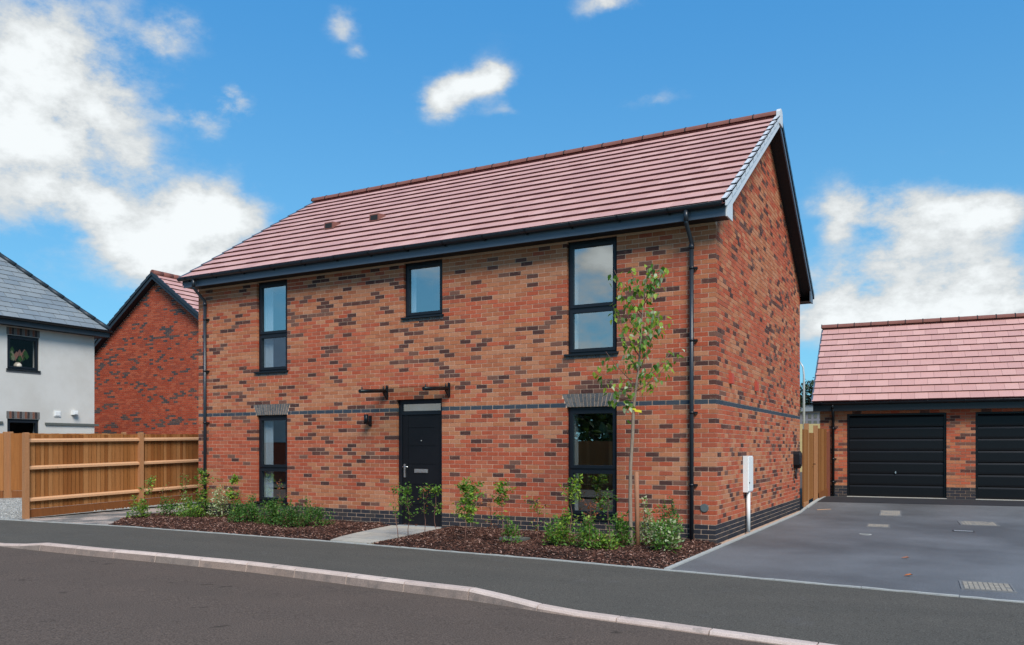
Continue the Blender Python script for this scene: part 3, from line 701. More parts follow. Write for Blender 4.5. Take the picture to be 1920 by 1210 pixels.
# soffit, fascia, gutters
XL, XR_ = -11.52, .225
f = MB(); f.box(XL+.05, XR_, -.295, -.27, 4.945, 5.125); f.build('fascia', M_fascia, house)
f = MB(); f.box(XL+.06, XR_-.001, -.268, .006, 4.955, 4.965); f.box(XL+.06, XR_-.001, HD, HD+.27, 4.955, 4.965)
for s in (1,):
    f.face([(.004,-.26,zr(-.26)-.22),(XR_-.001,-.26,zr(-.26)-.22),(XR_-.001,3.93,zr(3.93)-.22),(.004,3.93,zr(3.93)-.22)]); f.face([(.004,HD+.3,zr(HD+.3)-.22),(.004,3.93,zr(3.93)-.22),(XR_-.001,3.93,zr(3.93)-.22),(XR_-.001,HD+.3,zr(HD+.3)-.22)])
f.build('soffit', M_soffit, house)
f = MB()
def rake(y0, y1, t, b_):   # barge polygon following the slope
    return [(y0, zr(y0)-b_), (y1, zr(y1)-b_), (y1, zr(y1)-t), (y0, zr(y0)-t)]
f.prism(rake(.04, 3.93, .05, .235), XR_, XR_+.025); f.build('bargeboard', M_barge_lit, house)
f = MB(); f.prism([(-.30,4.935),(.04,4.935),(.04,zr(.04)-.05),(-.30,zr(-.30)-.05)], XR_, XR_+.0245); f.build('box_end', M_barge_lit, house)
f = MB(); f.prism(rake(3.93, HD-.04, .05, .235), XR_, XR_+.025); f.prism([(HD-.04,4.935),(HD+.30,4.935),(HD+.30,zr(HD+.30)-.05),(HD-.04,zr(HD-.04)-.05)], XR_, XR_+.0245)
f.build('bargeboard', M_fascia, house)  # far rake takes the dark copy; lit and unlit halves differ by colour
f = MB(); f.prism(rake(-.3, 3.93, .05, .22), XL+.02, XL+.045); f.build('bargeboard', M_fascia, house)
f = MB(); f.face([(XL+.03,-.40,zr(-.40)-.045),(XR_+.02,-.40,zr(-.40)-.045),(XR_+.02,3.93,zr(3.93)-.045),(XL+.03,3.93,zr(3.93)-.045)])
f.box(XL+.03, XR_+.02, HD+.27, HD+.295, 4.945, 5.125)
f.build('roof_deck', M_tiledeck, house)
f = MB(); ys = lin(HD+.40, 3.93, 16)
for i in range(15): f.hexa([(XL+.03,ys[i],zr(ys[i])-.04),(XR_+.02,ys[i],zr(ys[i])-.04),(XR_+.02,ys[i+1],zr(ys[i+1])-.05),(XL+.03,ys[i+1],zr(ys[i+1])-.05),(XL+.03,ys[i],zr(ys[i])),(XR_+.02,ys[i],zr(ys[i])),(XR_+.02,ys[i+1],zr(ys[i+1])-.03),(XL+.03,ys[i+1],zr(ys[i+1])-.03)])
f.build('rear_roof_slope', TILE[0], house)
ang = math.atan(.652); SL = 4.31/math.cos(ang); NR = 14.4
GA = SL/NR
tiled(house, 'roof_tile', (XL+.04, -.38, 5.16-.03), (1,0,0), (0,math.cos(ang),math.sin(ang)), XR_-XL-.06, SL-.03, GA, .302, TILE, thick=.038, edge=M_edge_shade)
# verge caps, stepped
for r in range(15):
    s0, s1 = r*GA, min((r+1)*GA+.02, SL)
    y0, y1 = -.39+s0*math.cos(ang), -.39+s1*math.cos(ang); 
    if s1-s0 < .1: continue
    for (xa, xb, mm) in ((XR_-.045, XR_+.045, M_barge_lit),):
        m = MB(); h = .018
        za, zb = zr(y0)+h+.012, zr(y1)+h-.014
        m.prism([(y0,za-.115),(y1,zb-.10),(y1,zb),(y0,za)], xa+.06, xb); m.hexa([(xa,y0,za-.03),(xb,y0,za-.03),(xb,y1,zb-.02),(xa,y1,zb-.02),(xa,y0,za),(xb,y0,za),(xb,y1,zb),(xa,y1,zb)])
        m.face([(xa,y0-.002,za-.035),(xb-.002,y0-.002,za-.035),(xb-.002,y0-.002,za-.002),(xa,y0-.002,za-.002)], 1)
        m.build('verge_cap', [mm, M_black], house)
    m = MB(); za, zb = zr(y0)+.02, zr(y1)-.002; m.hexa([(XL,y0,za-.09),(XL+.06,y0,za-.09),(XL+.06,y1,zb-.09),(XL,y1,zb-.09),(XL,y0,za),(XL+.06,y0,za),(XL+.06,y1,zb),(XL,y1,zb)]); m.build('verge_cap', M_fascia, house)
    yb0, yb1 = 2*3.93-y0, 2*3.93-y1; m = MB(); za, zb = zr(y0)+.03, zr(y1)+.0
    m.prism([(yb0,za-.125),(yb1,zb-.10),(yb1,zb),(yb0,za)], XR_-.04, XR_+.045); m.build('verge_cap', M_black, house)  # far caps coloured black for their unlit look, near ones pale
# ridge
nr_ = 26; x0, x1 = -11.56, .20
for i in range(nr_):
    a, b = x0+(x1-x0)*i/nr_+.012, x0+(x1-x0)*(i+1)/nr_-.004
    m = MB(); seg = 8; zc = 7.93; P = [(3.93-.125*math.cos(math.pi*k/seg), zc+.11*math.sin(math.pi*k/seg)) for k in range(seg+1)]
    m.prism(P, a, b); m.build('ridge_tile', M_ridge, house)
    m = MB(); P2 = [(3.93-.132*math.cos(math.pi*k/seg), zc+.118*math.sin(math.pi*k/seg)) for k in range(seg+1)]
    m.prism(P2, a-.016, a+.004); m.build('ridge_clip', M_gap, house)
m = MB(); P = [(3.93-.14*math.cos(math.pi*k/8), 7.93+.13*math.sin(math.pi*k/8)) for k in range(9)]; m.prism([(3.79,7.74)]+P[1:-1]+[(4.07,7.74)], .20, XR_+.05); m.build('ridge_end_cap', M_barge_lit, house)
# tile vents
for x, y in ((-8.824, 1.33), (-7.612, 1.37)):
    z = zr(y); m = MB(); L_ = .30; w = .13
    dx, dz = L_*math.cos(ang), L_*math.sin(ang)
    m.hexa([(x-w,y,z),(x+w,y,z),(x+w,y+dx,z+dz),(x-w,y+dx,z+dz),(x-w*.9,y+.0,z+.15),(x+w*.9,y+.0,z+.15),(x+w,y+dx,z+dz+.01),(x-w,y+dx,z+dz+.01)])
    v = m.build('tile_vent', M_ridge, house)
    m = MB(); m.box(x-w*.72, x+w*.72, y-.004, y+.0, z+.02, z+.125); m.build('vent_grille', M_gap, v)
# gutter
def gutter(parent, fr, u0, u1, dep, z, r=.058, m_=None):
    m = MB(fr); seg = 8
    for k in range(seg):
        a, b = math.pi+math.pi*k/seg, math.pi+math.pi*(k+1)/seg
        m.face([(u0,dep+r*math.cos(a),z+r*math.sin(a)),(u1,dep+r*math.cos(a),z+r*math.sin(a)),(u1,dep+r*math.cos(b),z+r*math.sin(b)),(u0,dep+r*math.cos(b),z+r*math.sin(b))], 0, True)
    for u in (u0, u1): m.face([(u,dep+r*math.cos(math.pi+math.pi*k/seg),z+r*math.sin(math.pi+math.pi*k/seg)) for k in range(seg+1)])
    m.tube([(u0,dep-r,z),(u1,dep-r,z)], .006, 6); g = m.build('gutter', m_ or M_pipe, parent)
    u = u0+.25
    while u < u1-.1:
        m = MB(fr); rr = r+.006
        for k in range(seg):
            a, b = math.pi+math.pi*k/seg, math.pi+math.pi*(k+1)/seg
            m.face([(u-.012,dep+rr*math.cos(a),z+rr*math.sin(a)),(u+.012,dep+rr*math.cos(a),z+rr*math.sin(a)),(u+.012,dep+rr*math.cos(b),z+rr*math.sin(b)),(u-.012,dep+rr*math.cos(b),z+rr*math.sin(b))])
        m.box(u-.018, u+.018, dep+r-.01, dep+r+.02, z-r-.02, z); m.tube([(u-.014,dep-rr,z),(u+.014,dep-rr,z)], .011, 6)
        m.build('gutter_bracket', M_black, g); u += .82
    return g
gutter(house, FF, XL-.02, .19, -.36, 5.135)
def downpipe(parent, fr, u, dg, zt, zs, ze, side=0, m_=None):
    m = MB(fr); m.tube([(u-side, dg, zt), (u-side, dg, zt-.17)], .036, 12); m.tube([(u-side, dg, zt-.15), (u-side, dg+.01, zt-.19), (u, -.055, zs+.04), (u, -.055, zs-.05)], .032, 12); m.tube([(u,-.055,zs), (u,-.055,ze)], .034, 12)
    m.tube([(u,-.055,zs+.02), (u,-.055,zs-.06)], .040, 12)
    d = m.build('downpipe', m_ or M_pipe, parent); z = zs-.35
    while z > ze+.3:
        m = MB(fr); m.tube([(u,-.055,z+.018),(u,-.055,z-.018)], .041, 12); m.box(u-.02, u+.085, -.05, -.001, z-.014, z+.014); m.build('pipe_clip', M_black, d); z -= 1.12 if ze < 1 else 1
    return d
downpipe(house, FF, -.36, -.36, 5.09, 4.62, .06)
downpipe(house, FF, -11.087, -.36, 5.09, 4.62, .06)
# airbrick cowls on gable
for y in (.96, 2.90):
    m = MB(); m.box(.001, .045, y-.11, y+.03, 2.53, 2.70); m.hexa([(.045,y-.11,2.53),(.055,y-.11,2.53),(.055,y+.03,2.53),(.045,y+.03,2.53),(.045,y-.11,2.69),(.048,y-.11,2.69),(.048,y+.03,2.69),(.045,y+.03,2.69)]); m.build('wall_vent', M_red, house)
# meter cabinet
mo = empty('meter_cabinet', (.05, 2.0, .7), 'tall white utility meter cabinet mounted on the gable wall', 'meter box')
m = MB(); m.box(.001, .085, 1.85, 2.23, .715, 1.345); m.build('cabinet', M_white, mo)
m = MB(); m.box(.085, .098, 1.87, 2.215, .735, 1.325); dr = m.build('lid', M_white, mo); m = MB(); m.tube([(.098,1.90,.88),(.108,1.90,.88)], .014, 8); m.build('lock', M_black, dr)
m = MB(); m.tube([(.05,2.04,.715),(.05,2.04,.01)], .034, 12); m.build('pipe_cover', M_white, mo)
# car charger
eo = empty('car_charger', (.05, 7.05, 1.1), 'black car charging unit with hanging cable near the far corner of the gable', 'car charger')
m = MB(); m.prism([(6.93,1.10),(7.0,1.02),(7.18,1.02),(7.22,1.10),(7.22,1.34),(7.16,1.41),(6.98,1.41),(6.93,1.34)], .002, .13); m.build('housing', M_black, eo)
m = MB(); m.prism([(6.96,1.12),(7.02,1.06),(7.16,1.06),(7.19,1.12),(7.19,1.32),(7.14,1.38),(7.0,1.38),(6.96,1.32)], .13, .155); m.build('front_cover', M_pipe, eo)
m = MB(); m.tube([(.06,7.0,1.05),(.05,6.93,.95),(.04,6.92,.80),(.05,6.98,.78),(.06,7.03,.9),(.06,7.06,1.04)], .012, 6); m.build('cable', M_black, eo)

# ================================================================== GARAGE
GT = rad(3); GF = Fr(.767, 10.435, GT); GB = .205
gar = empty('garage', (*GF(3, 3, 0)[:2], GB), 'brick double garage with pink tiled roof and black up-and-over doors', 'garage')
GU0, GU1 = -.66, 6.2; GDO = [(0, 2.30), (2.93, 5.23)]; GTOP = 2.372
gh = [(a, b, GB-.2, GTOP) for a, b in GDO]
gw = MB(GF); wall_face(gw, GU0, GU1, GB-.3, 2.62, gh, d1=.25)
gw.face([(GU0,.008,GB-.3),(GU0,6,GB-.3),(GU0,6,2.62),(GU0,3,4.9),(GU0,.008,2.62)]); gw.face([(GU1,.008,GB-.3),(GU1,.008,2.62),(GU1,3,4.9),(GU1,6,2.62),(GU1,6,GB-.3)])
gw.face([(GU0,6,GB-.3),(GU1,6,GB-.3),(GU1,6,2.62),(GU0,6,2.62)])
gw.build('wall', M_mortar2, gar)
def gpick():
    p = picker(41, plinth=0, band=-1, dk=.20)
    def f(r, u, z):
        if r < 4: return R.choice(BR['plinth'])
        q = p(r, u, z); return q
    return f
place_bricks(gar, lay(GF, GU0, GU1, GB+.0, 32, gpick(), holes=gh), 300)
for k, (a, b) in enumerate(GDO):
    m = MB(GF); fz = GB+.02
    m.box(a, a+.055, .05, .13, fz, GTOP); m.box(b-.055, b, .05, .13, fz, GTOP); m.box(a+.055, b-.055, .05, .13, GTOP-.05, GTOP)
    do = m.build('garage_door', M_garage, gar); n = 7; zz = lin(fz+.01, GTOP-.055, n+1)
    for i in range(n):
        z0, z1 = zz[i], zz[i+1]-.006; m = MB(GF)
        prof = [(.085, z0), (.078, z0+.008), (.075, z0+.05), (.075, z1-.05), (.088, z1-.012), (.098, z1)]
        for q in range(len(prof)-1):
            m.face([(a+.06,prof[q][0],prof[q][1]),(b-.06,prof[q][0],prof[q][1]),(b-.06,prof[q+1][0],prof[q+1][1]),(a+.06,prof[q+1][0],prof[q+1][1])])
        m.face([(a+.06,.098,z1),(b-.06,.098,z1),(b-.06,.11,z1+.006),(a+.06,.11,z1+.006)])
        m.build('door_panel', M_garage, do)
    mid = (a+b)/2; m = MB(GF); m.box(mid-.012, mid+.012, .05, .076, fz+.60, fz+.66); m.tube([(mid,.06,fz+.63),(mid,.045,fz+.63)], .018, 8); m.build('handle', M_steel, do)
    m = MB(GF); m.box(a, b, -.09, .12, GB-.05, GB+.022); m.build('door_threshold', M_concrete, gar)
m = MB(GF); m.box(GU0, GU1, -.16, -.095, GB-.05, GB+.012); m.build('drain_channel', M_lead, gar)
zg = lambda d: 2.70+.70*(min(d, 6-d)+.38)
m = MB(GF); m.box(GU0-.15, GU1+.1, -.28, -.25, 2.44, 2.64); m.build('fascia', M_black, gar)
m = MB(GF); m.box(GU0-.15, GU1+.1, -.25, .02, 2.46, 2.47); m.build('soffit', M_soffit, gar)
gutter(gar, GF, GU0-.19, GU1+.1, -.345, 2.655, m_=M_black)
m = MB(GF)
for s0, s1 in ((-.38, 3), (6.38, 3)): m.face([(GU0-.17,s0,zg(s0)-.05),(GU1+.2,s0,zg(s0)-.05),(GU1+.2,s1,zg(s1)-.05),(GU0-.17,s1,zg(s1)-.05)])
m.build('roof_deck', M_tiledeck, gar)
ga = math.atan(.70); SLg = 3.38/math.cos(ga); al = Vector((math.cos(GT), math.sin(GT), 0)); inn = Vector((-math.sin(GT), math.cos(GT), 0))
tiled(gar, 'roof_tile', GF(GU0-.17, -.38, 2.68), al, inn*math.cos(ga)+Vector((0,0,math.sin(ga))), GU1-GU0+.35, SLg-.03, SLg/12.3, .302, TILE, thick=.036, edge=M_edge_shade)
for r in range(12):
    s0, s1 = r*SLg/12.3, (r+1)*SLg/12.3+.02; y0, y1 = -.39+s0*math.cos(ga), -.39+s1*math.cos(ga)
    m = MB(GF); za, zb = zg(y0)+.02, zg(y1)-.008
    m.hexa([(GU0-.19,y0,za-.10),(GU0-.15,y0,za-.10),(GU0-.15,y1,zb-.10),(GU0-.19,y1,zb-.10),(GU0-.19,y0,za),(GU0-.15,y0,za),(GU0-.15,y1,zb),(GU0-.19,y1,zb)]); m.build('verge_cap', M_fascia, gar)
for i in range(16):
    a, b = GU0-.2+i*.45+.01, GU0-.2+(i+1)*.45-.004
    m = MB(GF); P = [(3-.125*math.cos(math.pi*k/8), zg(3)-.02+.11*math.sin(math.pi*k/8)) for k in range(9)]; m.prism(P, a, b); m.build('ridge_tile', M_ridge, gar)
    m = MB(GF); P = [(3-.133*math.cos(math.pi*k/8), zg(3)-.02+.125*math.sin(math.pi*k/8)) for k in range(9)]; m.prism(P, a-.015, a+.005); m.build('ridge_clip', M_gap, gar)
m = MB(GF); u = -.33; m.tube([(u,-.33,2.62),(u,-.33,2.5)], .034, 10); m.tube([(u,-.33,2.5),(u,-.06,2.30),(u,-.06,GB+.02)], .034, 10); dpo = m.build('downpipe', M_black, gar)
for z in (2.0, 1.2, .6): m = MB(GF); m.tube([(u,-.06,z+.018),(u,-.06,z-.018)], .042, 10); m.box(u-.03,u+.08,-.055,-.001,z-.014,z+.014); m.build('pipe_clip', M_black, dpo)

# ================================================================== FENCES
def fence(name, label, pts, h, side, npb=True, topz=lambda t: 0, postmat=M_post, railside=1, group=None, rails=True, board_w=.105, basez=None):
    """pts: post positions; boards lie on the 'side' of the rails"""
    root = empty(name, (*pts[0], 0), label, 'fence', group)
    zb = basez or (lambda x, y: 0)
    for (x, y) in pts:
        m = MB(); z = zb(x, y); m.box(x-.05, x+.05, y-.05, y+.05, z-.3, z+h+.03); m.prism([(x-.05,z+h+.03),(x+.05,z+h+.03),(x+.03,z+h+.045),(x-.03,z+h+.045)], y-.05, y+.05, 'y'); m.build('post', postmat, root)
    for i in range(len(pts)-1):
        (xa, ya), (xb, yb) = pts[i], pts[i+1]; L_ = math.hypot(xb-xa, yb-ya); th = math.atan2(yb-ya, xb-xa); fr = Fr(xa, ya, th)
        za, zc = zb(xa, ya), zb(xb, yb)
        def zz(u): return za+(zc-za)*u/L_
        if rails:
            for rz in (.34, 1.02, 1.60):
                rz *= h/1.76; m = MB(fr); u0, u1 = .05, L_-.05; d0, d1 = (.0, .055*side)
                dd = sorted((d0-.02*side, d1-.01*side)); m.hexa([(u0,dd[0],zz(u0)+rz),(u1,dd[0],zz(u1)+rz),(u1,dd[1],zz(u1)+rz),(u0,dd[1],zz(u0)+rz),(u0,dd[0],zz(u0)+rz+.045),(u1,dd[0],zz(u1)+rz+.045),(u1,dd[1],zz(u1)+rz+.075),(u0,dd[1],zz(u0)+rz+.075)] if side > 0 else
                    [(u0,dd[0],zz(u0)+rz),(u1,dd[0],zz(u1)+rz),(u1,dd[1],zz(u1)+rz),(u0,dd[1],zz(u0)+rz),(u0,dd[0],zz(u0)+rz+.075),(u1,dd[0],zz(u1)+rz+.075),(u1,dd[1],zz(u1)+rz+.045),(u0,dd[1],zz(u0)+rz+.045)])
                m.build('rail', M_rail, root)
        n = max(1, int(round((L_-.08)/board_w))); cu_ = [0]+[k+R.uniform(-.22,.22) for k in range(1, n)]+[n]; bw = (L_-.08)/n
        for k in range(n):
            u0 = .04+cu_[k]*bw-.008; u1 = .04+cu_[k+1]*bw+.008; a = .048*side; b = (.048+.006)*side; c = (.048+.016)*side
            m = MB(fr); dz = R.uniform(-.006, .006)
            q = [(u0, a), (u1, a), (u1, b), (u0, c)]
            m.hexa([(p[0], p[1], zz(p[0])+.17) for p in q]+[(p[0], p[1], zz(p[0])+h+dz) for p in q]); m.build('board', BOARD[R.randrange(5)], root)
        m = MB(fr); d0, d1 = sorted((.03*side, .06*side)); m.hexa([(.05,d0,zz(.05)-.05),(L_-.05,d0,zz(L_)-.05),(L_-.05,d1,zz(L_)-.05),(.05,d1,zz(.05)-.05),(.05,d0,zz(.05)+.165),(L_-.05,d0,zz(L_)+.165),(L_-.05,d1,zz(L_)+.165),(.05,d1,zz(.05)+.165)]); m.build('gravel_board', M_gravelboard, root)
    return root
f1 = [(-13.89,-2.27), (-14.12,.66), (-14.46,3.6), (-14.8,6.5)]
fence('timber_fence', 'tan closeboard fence with three pale rails and square posts beside the house', f1, 1.74, 1, basez=lambda x, y: .02+.018*(y+2.3))
# the boards lie on the far side, rails face the house
fb2 = [(-20.35,1.20), (-18.2,3.0)]
fence('timber_fence', 'short run of plain tan fence boards at the left edge behind the nearest post', [(-23.2,-1.7), (-20.50,1.12)], 1.80, -1, rails=True, basez=lambda x, y: .10)
fence('timber_fence', 'plain tan fence boards with pale gravel board between the white house and the nearest post', [(-20.42,1.22), (-18.2,3.2)], 1.80, -1, basez=lambda x, y: .10)
# gate and side fence by garage
sf = empty('side_fence', (.02, 7.95, .1), 'tall narrow timber side fence panels between house gable and garage', 'fence')
def vboards(parent, xa, ya, xb, yb, z0, z1, bw=.1, nm='board', mats=BOARD):
    L_ = math.hypot(xb-xa, yb-ya); fr = Fr(xa, ya, math.atan2(yb-ya, xb-xa)); n = max(1, int(round(L_/bw))); w = L_/n
    for k in range(n):
        m = MB(fr); u0, u1 = k*w+.002, (k+1)*w-.002; g0, g1 = z0(fr(u0,0,0)[1]), z0(fr(u1,0,0)[1])
        m.hexa([(u0,0,g0),(u1,0,g1),(u1,.02,g1),(u0,.02,g0),(u0,0,z1),(u1,0,z1),(u1,.02,z1),(u0,.02,z1)]); m.build(nm, mats[R.randrange(5)], parent)
gzf = lambda y: gz(0, y)+.03
GB_ = [wood('gate_board_tone_%d' % i, c) for i, c in enumerate([(.23,.085,.020),(.27,.105,.028),(.20,.070,.016),(.30,.125,.036),(.24,.09,.022)])]
vboards(sf, .06, 7.93, .10, 8.45, gzf, 1.93, mats=GB_); vboards(sf, .20, 9.36, .28, 10.35, gzf, 1.98, mats=GB_)
for x, y, h in ((.0, 8.5, 2.08), (.10, 9.30, 2.05)): m = MB(); m.box(x, x+.1, y-.05, y+.05, 0, h); m.build('post', M_post, sf)
m = MB(); m.box(.24, .36, 10.34, 10.44, .1, 1.9); m.build('post', wood('dark_red_post', (.22,.07,.04)), sf)
m = MB(); m.box(.07, .10, 7.92, 8.45, .0, .19); m.build('gravel_board', M_post, sf)
m = MB(); m.hexa([(.225,9.36,.13),(.235,9.36,.13),(.31,10.34,.2),(.30,10.34,.2),(.225,9.36,.36),(.235,9.36,.36),(.31,10.34,.42),(.30,10.34,.42)]); m.build('gravel_board', M_gravelboard, sf)
go = empty('garden_gate', (.08, 8.9, .1), 'slim boarded timber gate with dark latch in the side fence', 'gate')
vboards(go, .05, 8.56, .12, 9.24, lambda y: gz(0, y)+.06, 1.86, mats=GB_)
m = MB(); m.box(.075, .10, 9.10, 9.16, .95, 1.15); m.tube([(.12,9.13,1.08),(.17,9.13,1.08),(.17,9.05,1.08)], .012, 6); m.build('latch', M_black, go)

# ================================================================== WHITE HOUSE
WX = -22.05; WF = Fr(WX, 0, rad(90))      # u = world y, depth = -x
wh = empty('rendered_house', (-26, 1, 0), 'white rendered house with grey slate hipped roof at the left edge', 'house')
WY0, WY1, WD = -5.0, 4.93, 8.5; wz = 5.18
ww = [(2.069,3.046,3.88,4.93,None,'w'), (2.069,3.046,1.05,2.375,None,'w')]
m = MB(WF); m_h = [(2.069,3.046,3.88,4.93),(2.069,3.046,1.05,2.375)]; wall_face(m, WY0, WY1, -.2, wz+.02, m_h, d0=0, d1=.25)
m.face([(WY1,0,-.2),(WY1,WD,-.2),(WY1,WD,wz),(WY1,0,wz)]); m.face([(WY0,0,-.2),(WY0,0,wz),(WY0,WD,wz),(WY0,WD,-.2)]); m.face([(WY0,WD,-.2),(WY0,WD,wz),(WY1,WD,wz),(WY1,WD,-.2)])
m.build('wall', M_render, wh)
for w in ww:
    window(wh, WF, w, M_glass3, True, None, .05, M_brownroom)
    for k in range(13): 
        m = MB(WF); a = w[0]-.03+k*.0795; z0 = w[3]+.012; m.box(a+.004, a+.0755, -.008, .05, z0, z0+.215); m.build('lintel_brick', [BR['grey'][0], BR['dark'][3], BR['plinth'][2]][k % 3], wh)
m = MB(WF); m.box(2.03, 3.10, -.01, .05, 3.79, 3.86); m.build('sill_course', BR['grey'][1], wh)
m = MB(WF); m.box(3.235, 5.06, -.05, .0, 2.215, 2.285); m.build('drip_ledge', M_lead, wh); m = MB(WF); m.box(-1, 1.92, -.05, .0, 2.215, 2.285); m.build('drip_ledge', M_lead, wh)
m = MB(WF); m.box(3.53, 3.74, -.03, 0, 2.49, 2.67); m.box(3.56, 3.71, -.045, -.03, 2.52, 2.64); m.build('wall_vent', M_white, wh)
m = MB(WF); m.box(4.10, 4.26, -.14, 0, 2.56, 2.70); m.box(4.13, 4.23, -.16, -.14, 2.58, 2.66, 0); m.build('wall_vent', M_white, wh)
va = empty('vase_of_flowers', (WX-.2, 2.48, 3.95), 'small cream vase of pink flowers on the window sill of the white house', 'vase of flowers')
m = MB(); x, y = WX-.16, 2.48; m.tube([(x,y,3.955),(x,y,3.99),(x,y,4.06),(x,y,4.12)], [.08,.12,.11,.06], 12); m.build('vase', mat('cream_pottery', (.62,.55,.45), rough=.5), va)
m = MB()
for k in range(20):
    a = R.uniform(-1.1, 1.1); l = R.uniform(.12, .42); p = Vector((x, y, 4.12)); q = p+Vector((R.uniform(-.05,.05), math.sin(a)*l, math.cos(a)*l)); s = .075
    m.face([tuple(q+Vector((0,-s,0))), tuple(q+Vector((0,0,-s*1.3))), tuple(q+Vector((0,s,0))), tuple(q+Vector((.01,0,s*1.6)))], k % 3); m.tube([tuple(p), tuple(q)], .004, 4, mi=1)
m.build('flowers', [LF['rose'], LF['mid'], LF['silver']], va)
# roof: hipped at the right end
ov = .33; ez = 5.42
m = MB(WF); m.box(WY0-.3, WY1+ov-.02, -ov, -ov+.03, 5.19, 5.37); m.box(WY1+ov-.03, WY1+ov, -ov, WD, 5.19, 5.37); m.build('fascia', M_navy, wh)
m = MB(WF); m.box(WY0-.3, WY1+ov-.03, -ov+.03, .0, 5.20, 5.21); m.box(WY1, WY1+ov-.03, 0, WD, 5.20, 5.21); m.build('soffit', M_soffit, wh)
gutter(wh, WF, WY0-.3, WY1+ov+.05, -ov-.06, 5.40, m_=M_black)
HP = rad(45); tw_ = 4.2
# slate slope facing +X
m = MB(); ey = WY1+ov; exx = WX+ov; rz_ = ez+4.6*math.tan(HP)
m.face([(exx,WY0-4,ez-.02),(exx,ey,ez-.02),(exx-4.6,ey-4.6,rz_-.02),(exx-4.6,WY0-4,rz_-.02)]); m.face([(exx,ey,ez-.02),(WX-WD-ov,ey,ez-.02),(exx-4.6,ey-4.6,rz_-.02)]); m.build('roof_deck', SLATE[2], wh)
Ls = 4.6/math.cos(HP)
def hipclip(s): return (0, 9.0-s*math.cos(HP))
tiled(wh, 'slate', (exx, ey-9.0, ez), (0,1,0), (-math.cos(HP),0,math.sin(HP)), 9.0, Ls, .245, .50, SLATE, thick=.018, clipf=hipclip, N=299, gap=.016, edge=M_gap)
for i in range(14):
    t0, t1 = i*.33, (i+1)*.33-.012
    p0 = Vector((exx-t0, ey-t0, ez+.03+t0*math.tan(HP))); p1 = Vector((exx-t1, ey-t1, ez+.03+t1*math.tan(HP))); m = MB(); m.tube([tuple(p0), tuple(p1)], [.085, .075], 10); m.build('hip_tile', M_navy, wh)

# ================================================================== REAR BRICK HOUSE
rh = empty('brick_house', (-23.3, 12, 0), 'plain red brick gable end of the house behind the white rendered one', 'house')
RX, RY, RA = -23.3, 8.4, 7.87; RF = Fr(RX, RY, 0); rs = .70
def rzf(u): return RA-abs(u)*rs
m = MB(RF); m.face([(-4.2,.008,0),(4.2,.008,0),(4.2,.008,rzf(4.2)),(0,.008,RA),(-4.2,.008,rzf(4.2))]); m.face([(4.2,.008,0),(4.2,9,0),(4.2,9,rzf(4.2)),(4.2,.008,rzf(4.2))]); m.face([(-4.2,.008,0),(-4.2,.008,rzf(4.2)),(-4.2,9,rzf(4.2)),(-4.2,9,0)]); m.build('wall', M_mortar, rh)
place_bricks(rh, lay(RF, -4.2, 4.2, 1.0, 92, picker(77, plinth=0, band=-1, rear=True), clip=lambda z: (-(RA-z)/rs, (RA-z)/rs)), 300)
for s in (-1, 1):
    m = MB(RF); u1 = 4.6*s
    def q(u, d, dz): return (u, d, RA+.17-abs(u)*rs+dz)
    m.hexa([q(0,-.26,-.20), q(u1,-.26,-.20), q(u1,-.235,-.20), q(0,-.235,-.20), q(0,-.26,-.01), q(u1,-.26,-.01), q(u1,-.235,-.01), q(0,-.235,-.01)]); m.build('bargeboard', M_navy, rh)
    m = MB(RF); m.hexa([q(0,-.235,-.195), q(u1,-.235,-.195), q(u1,.01,-.195), q(0,.01,-.195), q(0,-.235,-.185), q(u1,-.235,-.185), q(u1,.01,-.185), q(0,.01,-.185)]); m.build('soffit', M_soffit, rh)
    for r in range(15):
        a, b = s*(4.6-r*.307), s*(4.6-(r+1)*.307); m = MB(RF)
        m.hexa([q(a,-.30,-.05), q(b,-.30,-.05), q(b,-.22,-.05), q(a,-.22,-.05), q(a,-.30,.085), q(b,-.30,.055), q(b,-.22,.055), q(a,-.22,.085)]); m.build('verge_cap', M_navy, rh)
ra = math.atan(rs); SLr = 4.6/math.cos(ra)
m = MB(RF); m.face([(0,-.22,RA+.16),(-4.6,-.22,RA+.16-4.6*rs),(-4.6,9,RA+.16-4.6*rs),(0,9,RA+.16)]); m.face([(0,-.22,RA+.16),(0,9,RA+.16),(4.6,9,RA+.16-4.6*rs),(4.6,-.22,RA+.16-4.6*rs)]); m.build('roof_deck', M_tiledeck, rh)
tiled(rh, 'roof_tile', RF(4.6, -.22, RA+.17-4.6*rs), (0,1,0), (-math.cos(ra),0,math.sin(ra)), 9, SLr-.03, SLr/15, .302, TILE, thick=.042, N=200, edge=M_edge_shade)
for i in range(20):
    m = MB(); m.tube([(RX, RY-.26+i*.45, RA+.2), (RX, RY-.26+(i+1)*.45-.015, RA+.2)], .12, 12); m.build('ridge_tile', M_ridge, rh)

